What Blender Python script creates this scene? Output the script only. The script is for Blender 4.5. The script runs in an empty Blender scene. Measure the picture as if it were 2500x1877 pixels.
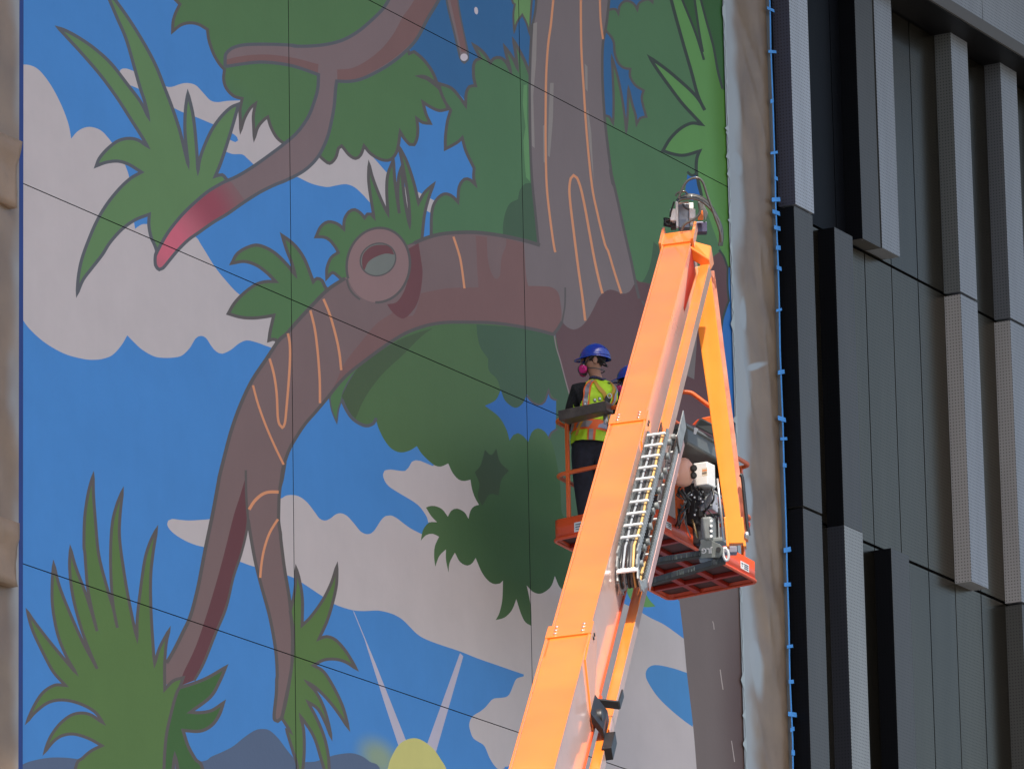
import bpy, bmesh, math, random
import numpy as np
from mathutils import Vector, Matrix
from mathutils.geometry import delaunay_2d_cdt
random.seed(7); rnd = random.Random(11)
SC = bpy.context.scene
COL = SC.collection

# ------------------------------------------------------------------ camera (solved from the vanishing points of the facade)
F = 15280.0; CX, CY = 1250.0, 938.0
_Z = Vector((-1131, -58000, 15280.0)).normalized()
_X = Vector((8850, 3852, 15280.0)); _X = (_X - _X.dot(_Z) * _Z).normalized()
_Y = _Z.cross(_X)
RW = Matrix((_X, _Y, _Z))
def ray(x, y): return RW @ Vector(((x - CX) / F, (y - CY) / F, 1.0))
CAMD = 57.5 * ray(1350, 1000)[1]
CAM = Vector((0, -CAMD, 1.7))
def P(x, y, d): return CAM + ray(x, y) * d                     # a photo point at a depth
def W(x, y, off=0.0):                                           # a photo point on the plane y = -off
    r = ray(x, y); return CAM + r * ((CAMD - off) / r[1])
def HZ(x, y, z):                                                # a photo point on the level z
    r = ray(x, y); return CAM + r * ((z - 1.7) / r[2])
cd = bpy.data.cameras.new('camera'); cam = bpy.data.objects.new('camera', cd); COL.objects.link(cam)
cd.sensor_width = 36; cd.lens = 36 * F / 2500; cd.clip_start = 0.5; cd.clip_end = 3000
cx, cy, cz = (RW @ Vector(v) for v in ((1, 0, 0), (0, -1, 0), (0, 0, -1)))
cam.matrix_world = Matrix((( cx[0], cy[0], cz[0], CAM[0]), (cx[1], cy[1], cz[1], CAM[1]), (cx[2], cy[2], cz[2], CAM[2]), (0, 0, 0, 1)))
SC.camera = cam

# ------------------------------------------------------------------ light
EL, SAZ = math.radians(58), math.radians(14)      # sun height, and its turn to the right of the camera's back
_f = Vector((_X.z, _Y.z, 0)).normalized(); _r = Vector((_f.y, -_f.x, 0))
S = (-_f * math.cos(SAZ) + _r * math.sin(SAZ)) * math.cos(EL) + Vector((0, 0, math.sin(EL)))
wd = bpy.data.worlds.new('World'); SC.world = wd; wd.use_nodes = True
nt = wd.node_tree; bg = nt.nodes['Background']
sk = nt.nodes.new('ShaderNodeTexSky'); sk.sky_type = 'NISHITA'; sk.sun_disc = False
sk.sun_elevation = EL; sk.sun_rotation = math.atan2(S.x, S.y); sk.dust_density = 2.5; sk.air_density = 1.0; sk.ozone_density = 0.6
nt.links.new(sk.outputs[0], bg.inputs[0]); bg.inputs[1].default_value = 0.15
sd = bpy.data.lights.new('sun', 'SUN'); sd.energy = 4.4; sd.angle = math.radians(0.5); sd.color = (1.0, 0.93, 0.84)
so = bpy.data.objects.new('sun', sd); COL.objects.link(so)
so.rotation_euler = S.to_track_quat('Z', 'Y').to_euler()
SC.view_settings.view_transform = 'Standard'; SC.view_settings.look = 'None'
SC.view_settings.exposure = 0.54; SC.view_settings.gamma = 1.0; SC.view_settings.use_curve_mapping = False

# ------------------------------------------------------------------ materials
def lin(c):
    c = c / 255.0
    return c / 12.92 if c <= 0.04045 else ((c + 0.055) / 1.055) ** 2.4
def rgb(r, g, b, k=1.0): return tuple(min(0.9, lin(v) * k) for v in (r, g, b)) + (1,)
MATS = {}
def mat(name, col, rough=0.5, metal=0.0, spec=0.5, var=0.0, vscale=3.0, bump=0.0, bscale=40.0, coat=0.0, trans=0.0, col2=None, stretch=None):
    if name in MATS: return MATS[name]
    m = bpy.data.materials.new(name); m.use_nodes = True; MATS[name] = m
    n = m.node_tree.nodes; l = m.node_tree.links; b = n['Principled BSDF']
    b.inputs['Base Color'].default_value = col if len(col) == 4 else tuple(col) + (1,)
    b.inputs['Roughness'].default_value = rough; b.inputs['Metallic'].default_value = metal
    b.inputs['Specular IOR Level'].default_value = spec; b.inputs['Coat Weight'].default_value = coat
    b.inputs['Coat Roughness'].default_value = 0.06
    if trans: b.inputs['Transmission Weight'].default_value = trans
    if var or bump:
        tc = n.new('ShaderNodeTexCoord'); mp = n.new('ShaderNodeMapping'); l.new(tc.outputs['Object'], mp.inputs[0])
        if stretch: mp.inputs['Scale'].default_value = stretch
    if var:
        no = n.new('ShaderNodeTexNoise'); no.inputs['Scale'].default_value = vscale; no.inputs['Detail'].default_value = 6; no.inputs['Roughness'].default_value = 0.6
        l.new(mp.outputs[0], no.inputs['Vector'])
        cr = n.new('ShaderNodeValToRGB'); c = Vector(col[:3])
        cr.color_ramp.elements[0].position = 0.3; cr.color_ramp.elements[1].position = 0.7
        d = Vector(col2[:3]) if col2 else c * (1 + var)
        cr.color_ramp.elements[0].color = tuple(c * (1 - var) if not col2 else c) + (1,); cr.color_ramp.elements[1].color = tuple(d) + (1,)
        l.new(no.outputs[0], cr.inputs[0]); l.new(cr.outputs[0], b.inputs['Base Color'])
        mr = n.new('ShaderNodeMapRange'); mr.inputs[3].default_value = max(0.02, rough - 0.08); mr.inputs[4].default_value = min(1, rough + 0.12)
        l.new(no.outputs[0], mr.inputs[0]); l.new(mr.outputs[0], b.inputs['Roughness'])
    if bump:
        n2 = n.new('ShaderNodeTexNoise'); n2.inputs['Scale'].default_value = bscale; n2.inputs['Detail'].default_value = 5
        l.new(mp.outputs[0], n2.inputs['Vector'])
        bp = n.new('ShaderNodeBump'); bp.inputs['Strength'].default_value = bump; bp.inputs['Distance'].default_value = 0.02
        l.new(n2.outputs[0], bp.inputs['Height']); l.new(bp.outputs[0], b.inputs['Normal'])
    return m

# ------------------------------------------------------------------ objects
def tag(o, label, cat, group=None):
    o['label'] = label; o['category'] = cat
    if group: o['group'] = group
    return o
def empty(name, loc, label, cat, group=None):
    o = bpy.data.objects.new(name, None); o.location = loc; o.empty_display_size = 0.2; COL.objects.link(o)
    return tag(o, label, cat, group)
def link(name, me, m, parent=None, smooth=False, structure=False):
    """mesh data is written in world coordinates; parented objects keep them"""
    if m is not None:
        for mm in (m if isinstance(m, (list, tuple)) else [m]): me.materials.append(mm)
    o = bpy.data.objects.new(name, me); COL.objects.link(o)
    if smooth:
        for p in me.polygons: p.use_smooth = True
    if parent is not None:
        o.parent = parent
        o.matrix_parent_inverse = Matrix.Translation(-wloc(parent))
    if structure: o['kind'] = 'structure'
    return o
def wloc(o):
    v = Vector(o.location)
    if o.parent is not None: v = v + wloc(o.parent) + o.matrix_parent_inverse.translation
    return v
class MB:
    def __init__(s): s.v = []; s.f = []; s.sm = []
    def add(s, vs, fs, smooth=False):
        k = len(s.v); s.v += [tuple(v) for v in vs]; s.f += [tuple(i + k for i in f) for f in fs]; s.sm += [smooth] * len(fs); return s
    def hexa(s, a, b):
        """two rings of 4 points"""
        return s.add(list(a) + list(b), [(3, 2, 1, 0), (4, 5, 6, 7), (0, 1, 5, 4), (1, 2, 6, 5), (2, 3, 7, 6), (3, 0, 4, 7)])
    def box(s, c, u, v, w):
        """centre and three half vectors"""
        c, u, v, w = map(Vector, (c, u, v, w))
        return s.hexa([c - u - v - w, c + u - v - w, c + u + v - w, c - u + v - w], [c - u - v + w, c + u - v + w, c + u + v + w, c - u + v + w])
    def abox(s, x0, x1, y0, y1, z0, z1): return s.box(((x0 + x1) / 2, (y0 + y1) / 2, (z0 + z1) / 2), ((x1 - x0) / 2, 0, 0), (0, (y1 - y0) / 2, 0), (0, 0, (z1 - z0) / 2))
    def bar(s, a, b, u, v):
        """beam between points a and b with half vectors u, v"""
        a, b, u, v = map(Vector, (a, b, u, v))
        return s.hexa([a - u - v, a + u - v, a + u + v, a - u + v], [b - u - v, b + u - v, b + u + v, b - u + v])
    def tube(s, pts, r, n=8, closed=False, cap=True):
        pts = [Vector(p) for p in pts]; k = len(s.v); N = len(pts); up = None
        rr = r if isinstance(r, (list, tuple)) else [r] * N
        for i, p in enumerate(pts):
            if closed: t = (pts[(i + 1) % N] - pts[i - 1])
            else: t = pts[min(i + 1, N - 1)] - pts[max(i - 1, 0)]
            t.normalize()
            if up is None: up = t.orthogonal().normalized()
            up = (up - up.dot(t) * t).normalized(); bi = t.cross(up)
            for j in range(n):
                an = 2 * math.pi * j / n; s.v.append(tuple(p + (up * math.cos(an) + bi * math.sin(an)) * rr[i]))
        M = N if closed else N - 1
        for i in range(M):
            for j in range(n):
                a = k + i * n; b = k + ((i + 1) % N) * n; jj = (j + 1) % n
                s.f.append((a + j, a + jj, b + jj, b + j)); s.sm.append(True)
        if cap and not closed:
            s.f.append(tuple(k + j for j in range(n))[::-1]); s.sm.append(False)
            s.f.append(tuple(k + (N - 1) * n + j for j in range(n))); s.sm.append(False)
        return s
    def lathe(s, base, axis, prof, n=20):
        """prof: (distance along axis, radius)"""
        base = Vector(base); axis = Vector(axis).normalized(); u = axis.orthogonal().normalized(); w = axis.cross(u); k = len(s.v)
        for h, r in prof:
            for j in range(n):
                an = 2 * math.pi * j / n; s.v.append(tuple(base + axis * h + (u * math.cos(an) + w * math.sin(an)) * max(r, 1e-4)))
        for i in range(len(prof) - 1):
            for j in range(n):
                jj = (j + 1) % n; s.f.append((k + i * n + j, k + i * n + jj, k + (i + 1) * n + jj, k + (i + 1) * n + j)); s.sm.append(True)
        s.f.append(tuple(k + j for j in range(n))[::-1]); s.sm.append(False)
        s.f.append(tuple(k + (len(prof) - 1) * n + j for j in range(n))); s.sm.append(False)
        return s
    def prism(s, loop, d):
        """polygon loop extruded by vector d"""
        loop = [Vector(p) for p in loop]; d = Vector(d); n = len(loop)
        return s.add(loop + [p + d for p in loop], [tuple(range(n))[::-1], tuple(range(n, 2 * n))] + [(i, (i + 1) % n, n + (i + 1) % n, n + i) for i in range(n)])
    def build(s, name, m, parent=None, bevel=0.0, structure=False, seg=2):
        me = bpy.data.meshes.new(name); me.from_pydata(s.v, [], s.f)
        for p, q in zip(me.polygons, s.sm): p.use_smooth = q
        bm = bmesh.new(); bm.from_mesh(me); bmesh.ops.recalc_face_normals(bm, faces=bm.faces)
        if bevel:
            ed = [e for e in bm.edges if len(e.link_faces) == 2 and e.calc_face_angle(0) > 0.6 and not (e.link_faces[0].smooth and e.link_faces[1].smooth)]
            bmesh.ops.bevel(bm, geom=ed, offset=bevel, segments=seg, affect='EDGES', clamp_overlap=True, profile=0.5)
        bm.to_mesh(me); bm.free()
        return link(name, me, m, parent, structure=structure)
def smooth_pts(pts, n=6, closed=False):
    pts = [Vector(p) for p in pts]; out = []; N = len(pts)
    for i in range(N if closed else N - 1):
        if closed: p0, p1, p2, p3 = pts[i - 1], pts[i], pts[(i + 1) % N], pts[(i + 2) % N]
        else: p0, p1, p2, p3 = pts[max(i - 1, 0)], pts[i], pts[i + 1], pts[min(i + 2, N - 1)]
        for k in range(n):
            t = k / n; out.append(0.5 * ((2 * p1) + (p2 - p0) * t + (2 * p0 - 5 * p1 + 4 * p2 - p3) * t * t + (3 * p1 - p0 - 3 * p2 + p3) * t ** 3))
    if not closed: out.append(pts[-1])
    return out

# ------------------------------------------------------------------ ground
g = MB(); g.add([(-1500, -1500, 0), (1500, -1500, 0), (1500, 1500, 0), (-1500, 1500, 0)], [(0, 1, 2, 3)])
g.build('ground', mat('asphalt', (0.12, 0.118, 0.112), 0.9, var=0.25, vscale=0.4, bump=0.3, bscale=30), structure=True)
g = MB(); g.abox(-60, 140, -4.2, -0.3, 0.004, 0.14)
g.build('pavement', mat('pavement_concrete', (0.28, 0.27, 0.255), 0.85, var=0.15, vscale=1.5, bump=0.2, bscale=60), structure=True, bevel=0.02)

# ------------------------------------------------------------------ the painted wall
TILES = {'A': (0, 0, 2.765), 'B': (0, 600, 2.765), 'C': (0, 1277, 2.765), 'D': (700, 0, 2.765), 'E': (700, 600, 2.765), 'F': (700, 1277, 2.765),
         'G': (1300, 400, 3.6867), 'H': (1300, 800, 3.6867), 'I': (1300, 1150, 3.6867), 'J': (1200, 1427, 3.6867), 'K': (1400, 0, 3.6867),
         'L': (100, 1100, 2.765), 'M': (700, 1000, 2.765)}
def parse(spec):
    """'A 10,20 30,40! B 5,6' -> list of (x, y, sharp) in photo points"""
    out = []; t = None
    for w in spec.split():
        if w in TILES: t = TILES[w]; continue
        sharp = w.endswith('!'); x, y = map(float, w.rstrip('!').split(','))
        out.append((t[0] + x / t[2], t[1] + y / t[2], sharp))
    return out
def curve(spec, closed=True, n=5):
    pts = parse(spec) if isinstance(spec, str) else spec
    N = len(pts); out = []
    for i in range(N if closed else N - 1):
        p1 = pts[i]; p2 = pts[(i + 1) % N]
        a = pts[i - 1] if (closed or i > 0) else p1
        b = pts[(i + 2) % N] if (closed or i + 2 < N) else p2
        if p1[2]: a = (2 * p1[0] - p2[0], 2 * p1[1] - p2[1])
        if p2[2]: b = (2 * p2[0] - p1[0], 2 * p2[1] - p1[1])
        L = math.hypot(p2[0] - p1[0], p2[1] - p1[1]); k = max(1, min(n, int(L / 6)))
        for j in range(k):
            t = j / k; q = []
            for c in (0, 1):
                q.append(0.5 * (2 * p1[c] + (p2[c] - a[c]) * t + (2 * a[c] - 5 * p1[c] + 4 * p2[c] - b[c]) * t * t + (3 * p1[c] - a[c] - 3 * p2[c] + b[c]) * t ** 3))
            out.append(tuple(q))
    if not closed: out.append(pts[-1][:2])
    return out
def mirror_pad(p): return p
SHAPES = []           # (kind, material key, polygon or list of quads)
def fill(key, spec, ow=0, ok='outline'):
    c = curve(spec); SHAPES.append(('poly', key, c))
    if ow: line(ok, c, ow, closed=True, raw=True)
def line(key, spec, w, closed=False, raw=False, taper=False):
    c = spec if raw else curve(spec, closed)
    # drop doubled points
    q = [c[0]]
    for p in c[1:]:
        if math.hypot(p[0] - q[-1][0], p[1] - q[-1][1]) > 1.0: q.append(p)
    if closed and math.hypot(q[0][0] - q[-1][0], q[0][1] - q[-1][1]) < 1.0: q.pop()
    N = len(q); L = []; R = []
    for i in range(N):
        a = q[i - 1] if (closed or i > 0) else None; b = q[(i + 1) % N] if (closed or i < N - 1) else None
        p = q[i]
        def nrm(u, v):
            dx, dy = v[0] - u[0], v[1] - u[1]; d = math.hypot(dx, dy) or 1; return (-dy / d, dx / d)
        n1 = nrm(a, p) if a else nrm(p, b); n2 = nrm(p, b) if b else n1
        m = (n1[0] + n2[0], n1[1] + n2[1]); d = math.hypot(*m)
        ww = w / 2
        if taper: ww *= 0.35 + 0.65 * math.sin(math.pi * (0.12 + 0.76 * i / max(1, N - 1)))
        if d < 0.1: m = n1; sc = 1
        else:
            m = (m[0] / d, m[1] / d); sc = min(2.6, 1 / max(0.1, m[0] * n1[0] + m[1] * n1[1]))
        L.append((p[0] + m[0] * ww * sc, p[1] + m[1] * ww * sc)); R.append((p[0] - m[0] * ww * sc, p[1] - m[1] * ww * sc))
    quads = [(L[i], L[(i + 1) % N], R[(i + 1) % N], R[i]) for i in range(N if closed else N - 1)]
    SHAPES.append(('quads', key, quads))
def ellipse(cx_, cy_, rx, ry, rot=0, n=36, a0=0, a1=360):
    o = []
    for i in range(n + (0 if a1 - a0 == 360 else 1)):
        a = math.radians(a0 + (a1 - a0) * i / n); x, y = rx * math.cos(a), ry * math.sin(a); r = math.radians(rot)
        o.append((cx_ + x * math.cos(r) - y * math.sin(r), cy_ + x * math.sin(r) + y * math.cos(r)))
    return o
def tp(t, x, y): t = TILES[t]; return (t[0] + x / t[2], t[1] + y / t[2])
OW = 7.5
# --- back layers
fill('night', 'D 1040,-160! 1680,-160! 1680,520! 1560,560 1300,560 1215,700! 1170,640 1050,570 1010,550 930,430 830,320 960,120')
fill('night', 'K 230,-160! 640,-160! 700,1150! 250,1150!')
fill('cloud', 'A 134,437! 200,440 265,475 340,570 410,700 460,830 481,937! 520,890 570,862 620,858 680,880 730,930 770,985 820,1060 845,1115 872,1200 880,1350 912,1545! 950,1518 998,1512 1150,1530 1310,1592 1360,1655 B 1450,140 1530,240 1617,328 1750,400 1900,560 1840,690! 1790,672 1730,650 1665,637 1610,660 1560,700 1500,727 1460,712 1430,680 1390,620 1355,607 1320,625 1280,690 1230,738 1180,752 1110,755 1040,745 960,700 905,650 859,603! 820,670 760,735 700,760 640,768 560,762 430,725 300,650 200,560 150,493!')
fill('cloud', 'A 800,495 815,470 850,463 915,487 1010,540 1112,582 1160,587 1220,567 1265,561 1320,575 1370,625 1420,678 1470,690 1530,682 1622,678! 1905,600! D 525,900! 525,1003! 600,1080 680,1170 740,1225 800,1262 880,1292 960,1335 1010,1358! 985,1400 975,1440! 940,1420 880,1410 820,1405 680,1414 620,1390 565,1368 520,1320 460,1265 400,1243 330,1252 270,1262 170,1240 75,1195! A 2000,1195! 1712,1110! 1665,1065 1635,1042 1570,1040 1522,1022! 1480,1000! 1500,930! 1548,942 1588,960 1608,948 1600,925 1565,898 1500,870 1447,842! 1310,785 1250,765 1160,722 950,607 875,575!')
fill('cloud', 'L 852,495 858,470 885,459 940,465 1000,469 1080,465 1146,458 1300,420 1500,330 1625,320! 1650,303 1690,297 1740,306 1795,345 1850,415 1880,455 1915,470 1950,458 1990,428 2025,420 2065,437 2110,485 2160,545 2200,562 M 560,836 590,815 640,740 670,715 700,711 740,728 830,795 912,838! 1100,800! 1400,1000! 2300,1150! J 1190,160! 1345,245 1440,300 1560,360 1730,480! 2300,800! 2300,2300! F 1700,2200! 1500,1637! 1440,1659 1405,1635 1370,1580 1345,1520 1325,1490 1262,1450 1240,1400 1232,1350 1255,1300 1310,1265 1345,1235 1370,1205 1400,1180 1490,1165 1530,1090 1550,1048 1600,1030! 1600,1017! 1520,990 1420,955 1290,910 1170,862 1050,822 950,785 880,745 790,655 740,622 700,605 620,587 520,590 440,583 325,545 240,490 120,410 55,370 0,348 L 1640,830 1446,782 1343,746 1230,700 1112,652 1050,636 980,608 915,570 870,530')
fill('cloud', 'M 650,435 660,410 700,402 760,410 800,411 822,390 845,350 870,339 900,343 985,378! 1100,300! 1250,450! 1320,640! 1220,760! 1015,757! 955,758! 945,720 900,655 850,615 750,555 690,515 660,475')
fill('blue2', 'J 1810,1275! 1720,1210 1600,1110 1500,1010 1430,910 1390,830 1393,770 1430,730 1500,720 1640,750 1760,790! 1850,900!')
fill('sky', 'J 1190,165! 1345,245! 1440,300 1560,360 1730,482! 1760,300! 1700,100! 1300,-60! 1150,0!')
fill('sky', 'F 1470,1640! 1500,1637! 1640,1700! 1600,2000! 1480,1900!')
fill('mountain', 'C 120,1640! 200,1605 320,1580 430,1578 540,1590 900,1640 1340,1607 1430,1570 1560,1510 1650,1440 1720,1395 1770,1385 1820,1395 1880,1450 1940,1530 1995,1590 2060,1612 F 125,1608 190,1605 250,1585 330,1560 430,1548 500,1565 560,1605 640,1680 700,2100! C 100,2100!')
fill('ray', 'F 445,583! 525,780! 668,1235! 765,1530! 820,1500! 600,945! 457,600!')
fill('ray', 'F 1170,873! 1192,895! 1005,1550! 945,1495!')
fill('sunpaint', 'F 650,1750! 680,1659 700,1590 750,1500 800,1462 860,1447 920,1465 990,1520 1040,1590 1085,1680 1120,1900! 640,1900!')
fill('foliage3', 'J 1180,-150! 1215,40 1232,100 1270,150 1340,190 1400,200 1477,192! 1420,130 1375,40 1340,-100!')
# --- lower hanging foliage
fill('foliage2', 'E 290,1030! 310,970 380,870 520,740 700,600! 900,500! 1200,460! 1500,480! 1805,570! 1850,760! 1900,930! 1960,1150! M 2300,300! 2300,800! 2100,1300! 1900,1250! 1880,1230 1840,1190 1810,1120! 1790,1180 1760,1215 1710,1240 1660,1225 1620,1183! 1640,1280 1650,1350 1653,1457! 1610,1430 1580,1370 1550,1275! 1520,1350 1470,1400 1410,1417! 1435,1370 1455,1280 1460,1150! 1440,1170 1410,1175 1370,1160 1320,1100 1275,998! 1255,1030 1220,1050 1170,1025 1135,962! 1100,1030 1092,1097! 1075,1010 1075,940! 1030,985 1003,1057! 995,990 1000,920 1028,855! 985,835 940,845 905,882! 920,810 960,760 1015,757! 975,715 940,658! 960,650 1000,648 1050,670 1088,720! 1110,680 1150,665 1200,690 1227,735! 1240,680 1265,650 1298,640! 1270,590 1250,530 1240,470! E 1200,1585 1160,1575 1120,1530 1090,1467! 1040,1488 1000,1480 960,1450 910,1400 878,1350! 830,1380 770,1393 710,1370 660,1310 620,1230 602,1170! 580,1195 530,1210 470,1180 420,1120 385,1060 372,1040! 350,1100 338,1192! 305,1110!')
fill('foliage1', 'E 290,1030! 310,970 380,890 520,760 520,790 440,880 385,980 372,1040! 350,1100 338,1192! 305,1110', 4)
fill('shadeleaf', 'E 372,1010! 430,900 500,800 600,730 750,640 870,590 985,555! 900,620 780,740 660,850 570,960 510,1060 465,1165! 420,1120 385,1060')
line('outline', 'E 372,1035! 400,1100 450,1170 530,1213 585,1197 604,1160', 8)
fill('shadegreen', 'E 1280,530! 1290,620 1310,690 1360,760! 1365,840 1420,900 1445,975! 1475,1045 1540,1092 1590,1065 1622,1002! 1655,1045 1700,1065 1740,1045 1768,975! 1815,1040! 1820,1238! 2020,1260! 1950,1000! 1850,760 1805,590! 1550,550!')
fill('foliage4', 'E 1775,1290! 1815,1235 1880,1235 1930,1280 1970,1400 1985,1560 M 2015,680! 1920,760! 1860,700 1850,560 1840,450 1820,340 1800,250')
fill('star', 'M 1338,268! 1380,305 1415,262! 1440,350 1500,410! 1450,470 1430,577! 1370,570 1320,647! 1290,580 1300,500 1270,420! 1310,370')
fill('bluehole', 'E 1338,1078! 1410,1040 1445,972! 1475,1045 1540,1092 1590,1065 1622,1002! 1655,1045 1700,1065 1740,1045 1768,980! 1785,1025 1818,1040! 1818,1140 1815,1238! 1790,1260 1775,1300! 1740,1250 1695,1230 1655,1255 1630,1322! 1600,1285 1560,1262 1530,1275 1505,1312! 1480,1230 1430,1150')
line('outline2', 'E 1622,1010! 1655,1050 1700,1070 1740,1050 1768,972! 1785,1025 1825,1040', 5)
line('outline2', 'E 1770,1300! 1785,1262 1830,1232', 5)
# --- foliage behind the knot and the small palm
fill('foliage1', 'D 198,1598! 230,1530 280,1497 340,1510 385,1545! 390,1480 420,1430 460,1415 500,1440 525,1470! 545,1445 570,1445 590,1470! 570,1350 553,1220 555,1103! 580,1200 630,1330 685,1450! 675,1300 682,1180 721,1078! 728,1200 740,1300 760,1440! 750,1330 755,1200 776,1123! 785,1250 800,1370 830,1530! 830,1450 820,1330 790,1150 757,987! 810,1090 860,1240 890,1370! 930,1300 992,1243! 960,1330 930,1450 912,1620! E 600,100! 400,260! 358,215! 310,180 270,217! 272,150 300,80 348,45! 330,10 D 290,1620 250,1600', OW, 'outline2')
fill('foliage1', 'B 1565,117! 1600,55 1660,15 1730,-5 1800,15 1870,60 1940,130 1995,200! 1965,100 1940,40 1905,-70! 1960,-30 2010,20 2060,100 2115,242! 2140,220 2175,235 2205,290 2290,330! 2100,560! 1880,700! 1860,632 1815,638! 1825,570 1848,468! 1780,480 1700,487 1620,480 1541,457! 1580,390 1640,325 1720,265 1790,242 1860,240! 1800,180 1730,130 1650,105', 8, 'outline2')
# --- upper left canopy
fill('foliage1', 'A 1120,-160! 1165,-20! 1215,30! 1185,90 1168,150 1165,213! 1220,170 1280,155 1340,165 1400,200! 1410,270 1440,360 1480,430 1515,470! 1510,540 1530,600 1580,650 1635,665! 1620,740 1622,800 1624,885! 1650,800 1690,730 1725,700! 1710,780 1712,850 1716,937! 1740,860 1780,810 1808,790! 1830,860 1870,930 1925,975! D 100,1100! 220,1050! 245,1075 290,1103 330,1065 350,1000 370,985 420,1045 465,1070 500,1045 522,985! 570,1040 640,1078 700,1078 740,1030 757,960 766,888! 790,930 830,975 860,977 880,930 885,870 878,800! 920,828 969,833! 940,770 920,690! 970,722 1030,747 1087,737! 1070,670 1035,605 985,560 940,530 888,515! 940,520 1017,567! 980,480 920,400 860,350 815,320 800,-160!', OW, 'outline2')
# --- canopy between the limbs
fill('foliage5', 'D 1700,500! 1640,500! 1610,420 1570,340 1530,270! 1545,360 1560,470! 1530,400 1470,313! 1490,400 1515,490! 1480,420 1440,390 1400,395 1375,425! 1340,370 1300,330 1261,303! 1280,340 1310,395! 1280,405 1262,440 1262,520 1275,580! 1235,585 1212,630 1208,715! 1170,660 1110,595 1029,565! 1040,620 1070,690 1107,745! 1085,820 1072,920 1071,1005! 1120,980 1160,955 1185,930! 1210,1020 1265,1135! 1262,1200 1275,1250! 1240,1215 1200,1210 1165,1260 1155,1362! 1110,1320 1060,1310 1010,1350 980,1430 975,1600! 1100,1700! 1720,1720!', OW, 'outline2')
fill('shadegreen', 'D 1700,1650! 1458,1600! 1465,1480 1500,1380 1560,1345! 1575,1280 1610,1240 1655,1235! 1720,1500!')
fill('lightgreen', 'D 1505,-160! 1520,0 1540,30! 1530,100 1535,217! 1555,150 1590,100! 1620,160 1640,232! 1650,60 1665,-160!', 5, 'outline2')
fill('brushgreen', 'D 1600,575! 1622,570! 1622,800! 1634,960! 1642,1225! 1615,1195! 1606,1090! 1598,950! 1612,860! 1594,700!')
# --- canopy right of the trunk
fill('foliage5', 'K 200,130! 320,90 380,85 405,125! 415,60 455,15 510,15 555,50 575,90! 585,40 620,10 680,-5 710,20! 720,-160! 1460,-160! 1460,1659! G 1880,500! 1880,930! 1750,920! 1600,1300! 900,1300! 600,500! K 200,1300! 270,1040! 320,1050 358,1112! 362,900 355,700 345,508! 400,700 440,900 465,1080 475,1192! 485,1080 490,950 495,788! 530,940 560,1040 568,1122! 600,1065 656,1050! 630,960 615,880 632,815! 560,770 510,690 512,622! 450,610 400,560 370,470 365,390 345,340 300,285!', 6, 'outline2')
fill('shadegreen', 'G 1090,695! 1130,735 1190,735! 1400,900! 1300,1250! 1000,1300! 950,1110! 1020,1010 1065,880')
fill('foliage3', 'K 830,-160! 870,-20! 920,150 990,400 1060,640 1120,860! 1140,910! 1183,992! 1130,900 1060,820 950,720 830,620 680,515! 750,620 850,760 970,920 1060,1020 1158,1120! 1060,1110 960,1160 870,1250 800,1357! 900,1387 1000,1397 1135,1360! 1110,1420 1105,1520 1118,1600! G 1495,170 1520,290 1560,400! 1650,650 1700,780 1750,920! 1900,920! 1900,-200! K 1480,-160!')
fill('deepgreen', 'K 920,-160! 970,-20! 1100,300 1183,552! 1130,300 1088,-20! 1080,-160!')
fill('deepgreen', 'K 1090,-160! 1140,-20! 1200,200 1260,420 1300,640 1345,810! 1460,810! 1460,-160!')
for sp in ('K 875,-20! 920,150 990,400 1060,640 1120,860 1180,990', 'K 1183,992! 1130,900 1060,820 950,720 830,620 685,515! 750,620 850,760 970,920 1060,1020 1155,1120! 1060,1110 960,1160 870,1250 805,1357! 900,1387 1000,1397 1135,1360! 1112,1420 1105,1520 1116,1620 G 1495,170 1522,290'): line('outline3', sp, 8)
for sp in ('K 972,-20! 1100,300 1175,540', 'K 1088,-20! 1130,280 1165,470'): line('outline3', sp, 6)
line('outline3', 'K 1142,-20! 1200,200 1260,420 1300,640 1342,800', 6)
fill('bluepatch', 'G 1395,95! 1435,118 1475,100! 1490,200! 1525,300! 1440,330! 1370,310! 1380,200!', 0)
line('outline3', 'G 1393,70! 1435,105 1478,85! 1493,190 1522,290', 6)
# --- trunk, its painted shade and what shows at the right edge
fill('purple', 'G 270,1350! 600,1080! 900,1010! 960,1060! 1200,1100! 1400,1000! 1690,785! 1735,850 1760,950! 1755,1100! 1768,1230! 1740,1300 1705,1420 1695,1560 H 1690,60! 1700,300! 1760,700! 1830,1100! 1500,1400! 900,1300! 650,1000! 420,780! 345,640! 300,480! 250,290! 205,60!')
fill('bluepatch', 'G 1775,1255! 1740,1300 1705,1420 1695,1560! H 1690,60! 1710,300! 1765,640! 1830,1150! 1990,1150! 1990,0! G 1900,1250!')
line('outline3', 'G 1680,775! 1720,830 1757,935! 1756,1100 1768,1230! 1738,1310 1708,1420 1698,1560', 5)
fill('trunkshade', 'H 750,950! 1000,1400! I 1100,700! 1250,900! 1312,1160! J 1690,140! 1730,480 1758,790 1815,1275 1850,1700! 1900,2300! 2700,2300! I 2150,700! H 1750,1150! 1600,1000!')
line('palescratch', 'J 1990,325 1998,350 2004,400', 2.0)
line('palescratch', 'J 2058,760 2070,850 2084,940', 2.2)
line('palescratch', 'J 2160,1400 2172,1480 2188,1590', 2.0)
fill('palegrey', 'H 1480,0! 1380,425! 1455,462! 1478,150!')
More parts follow.
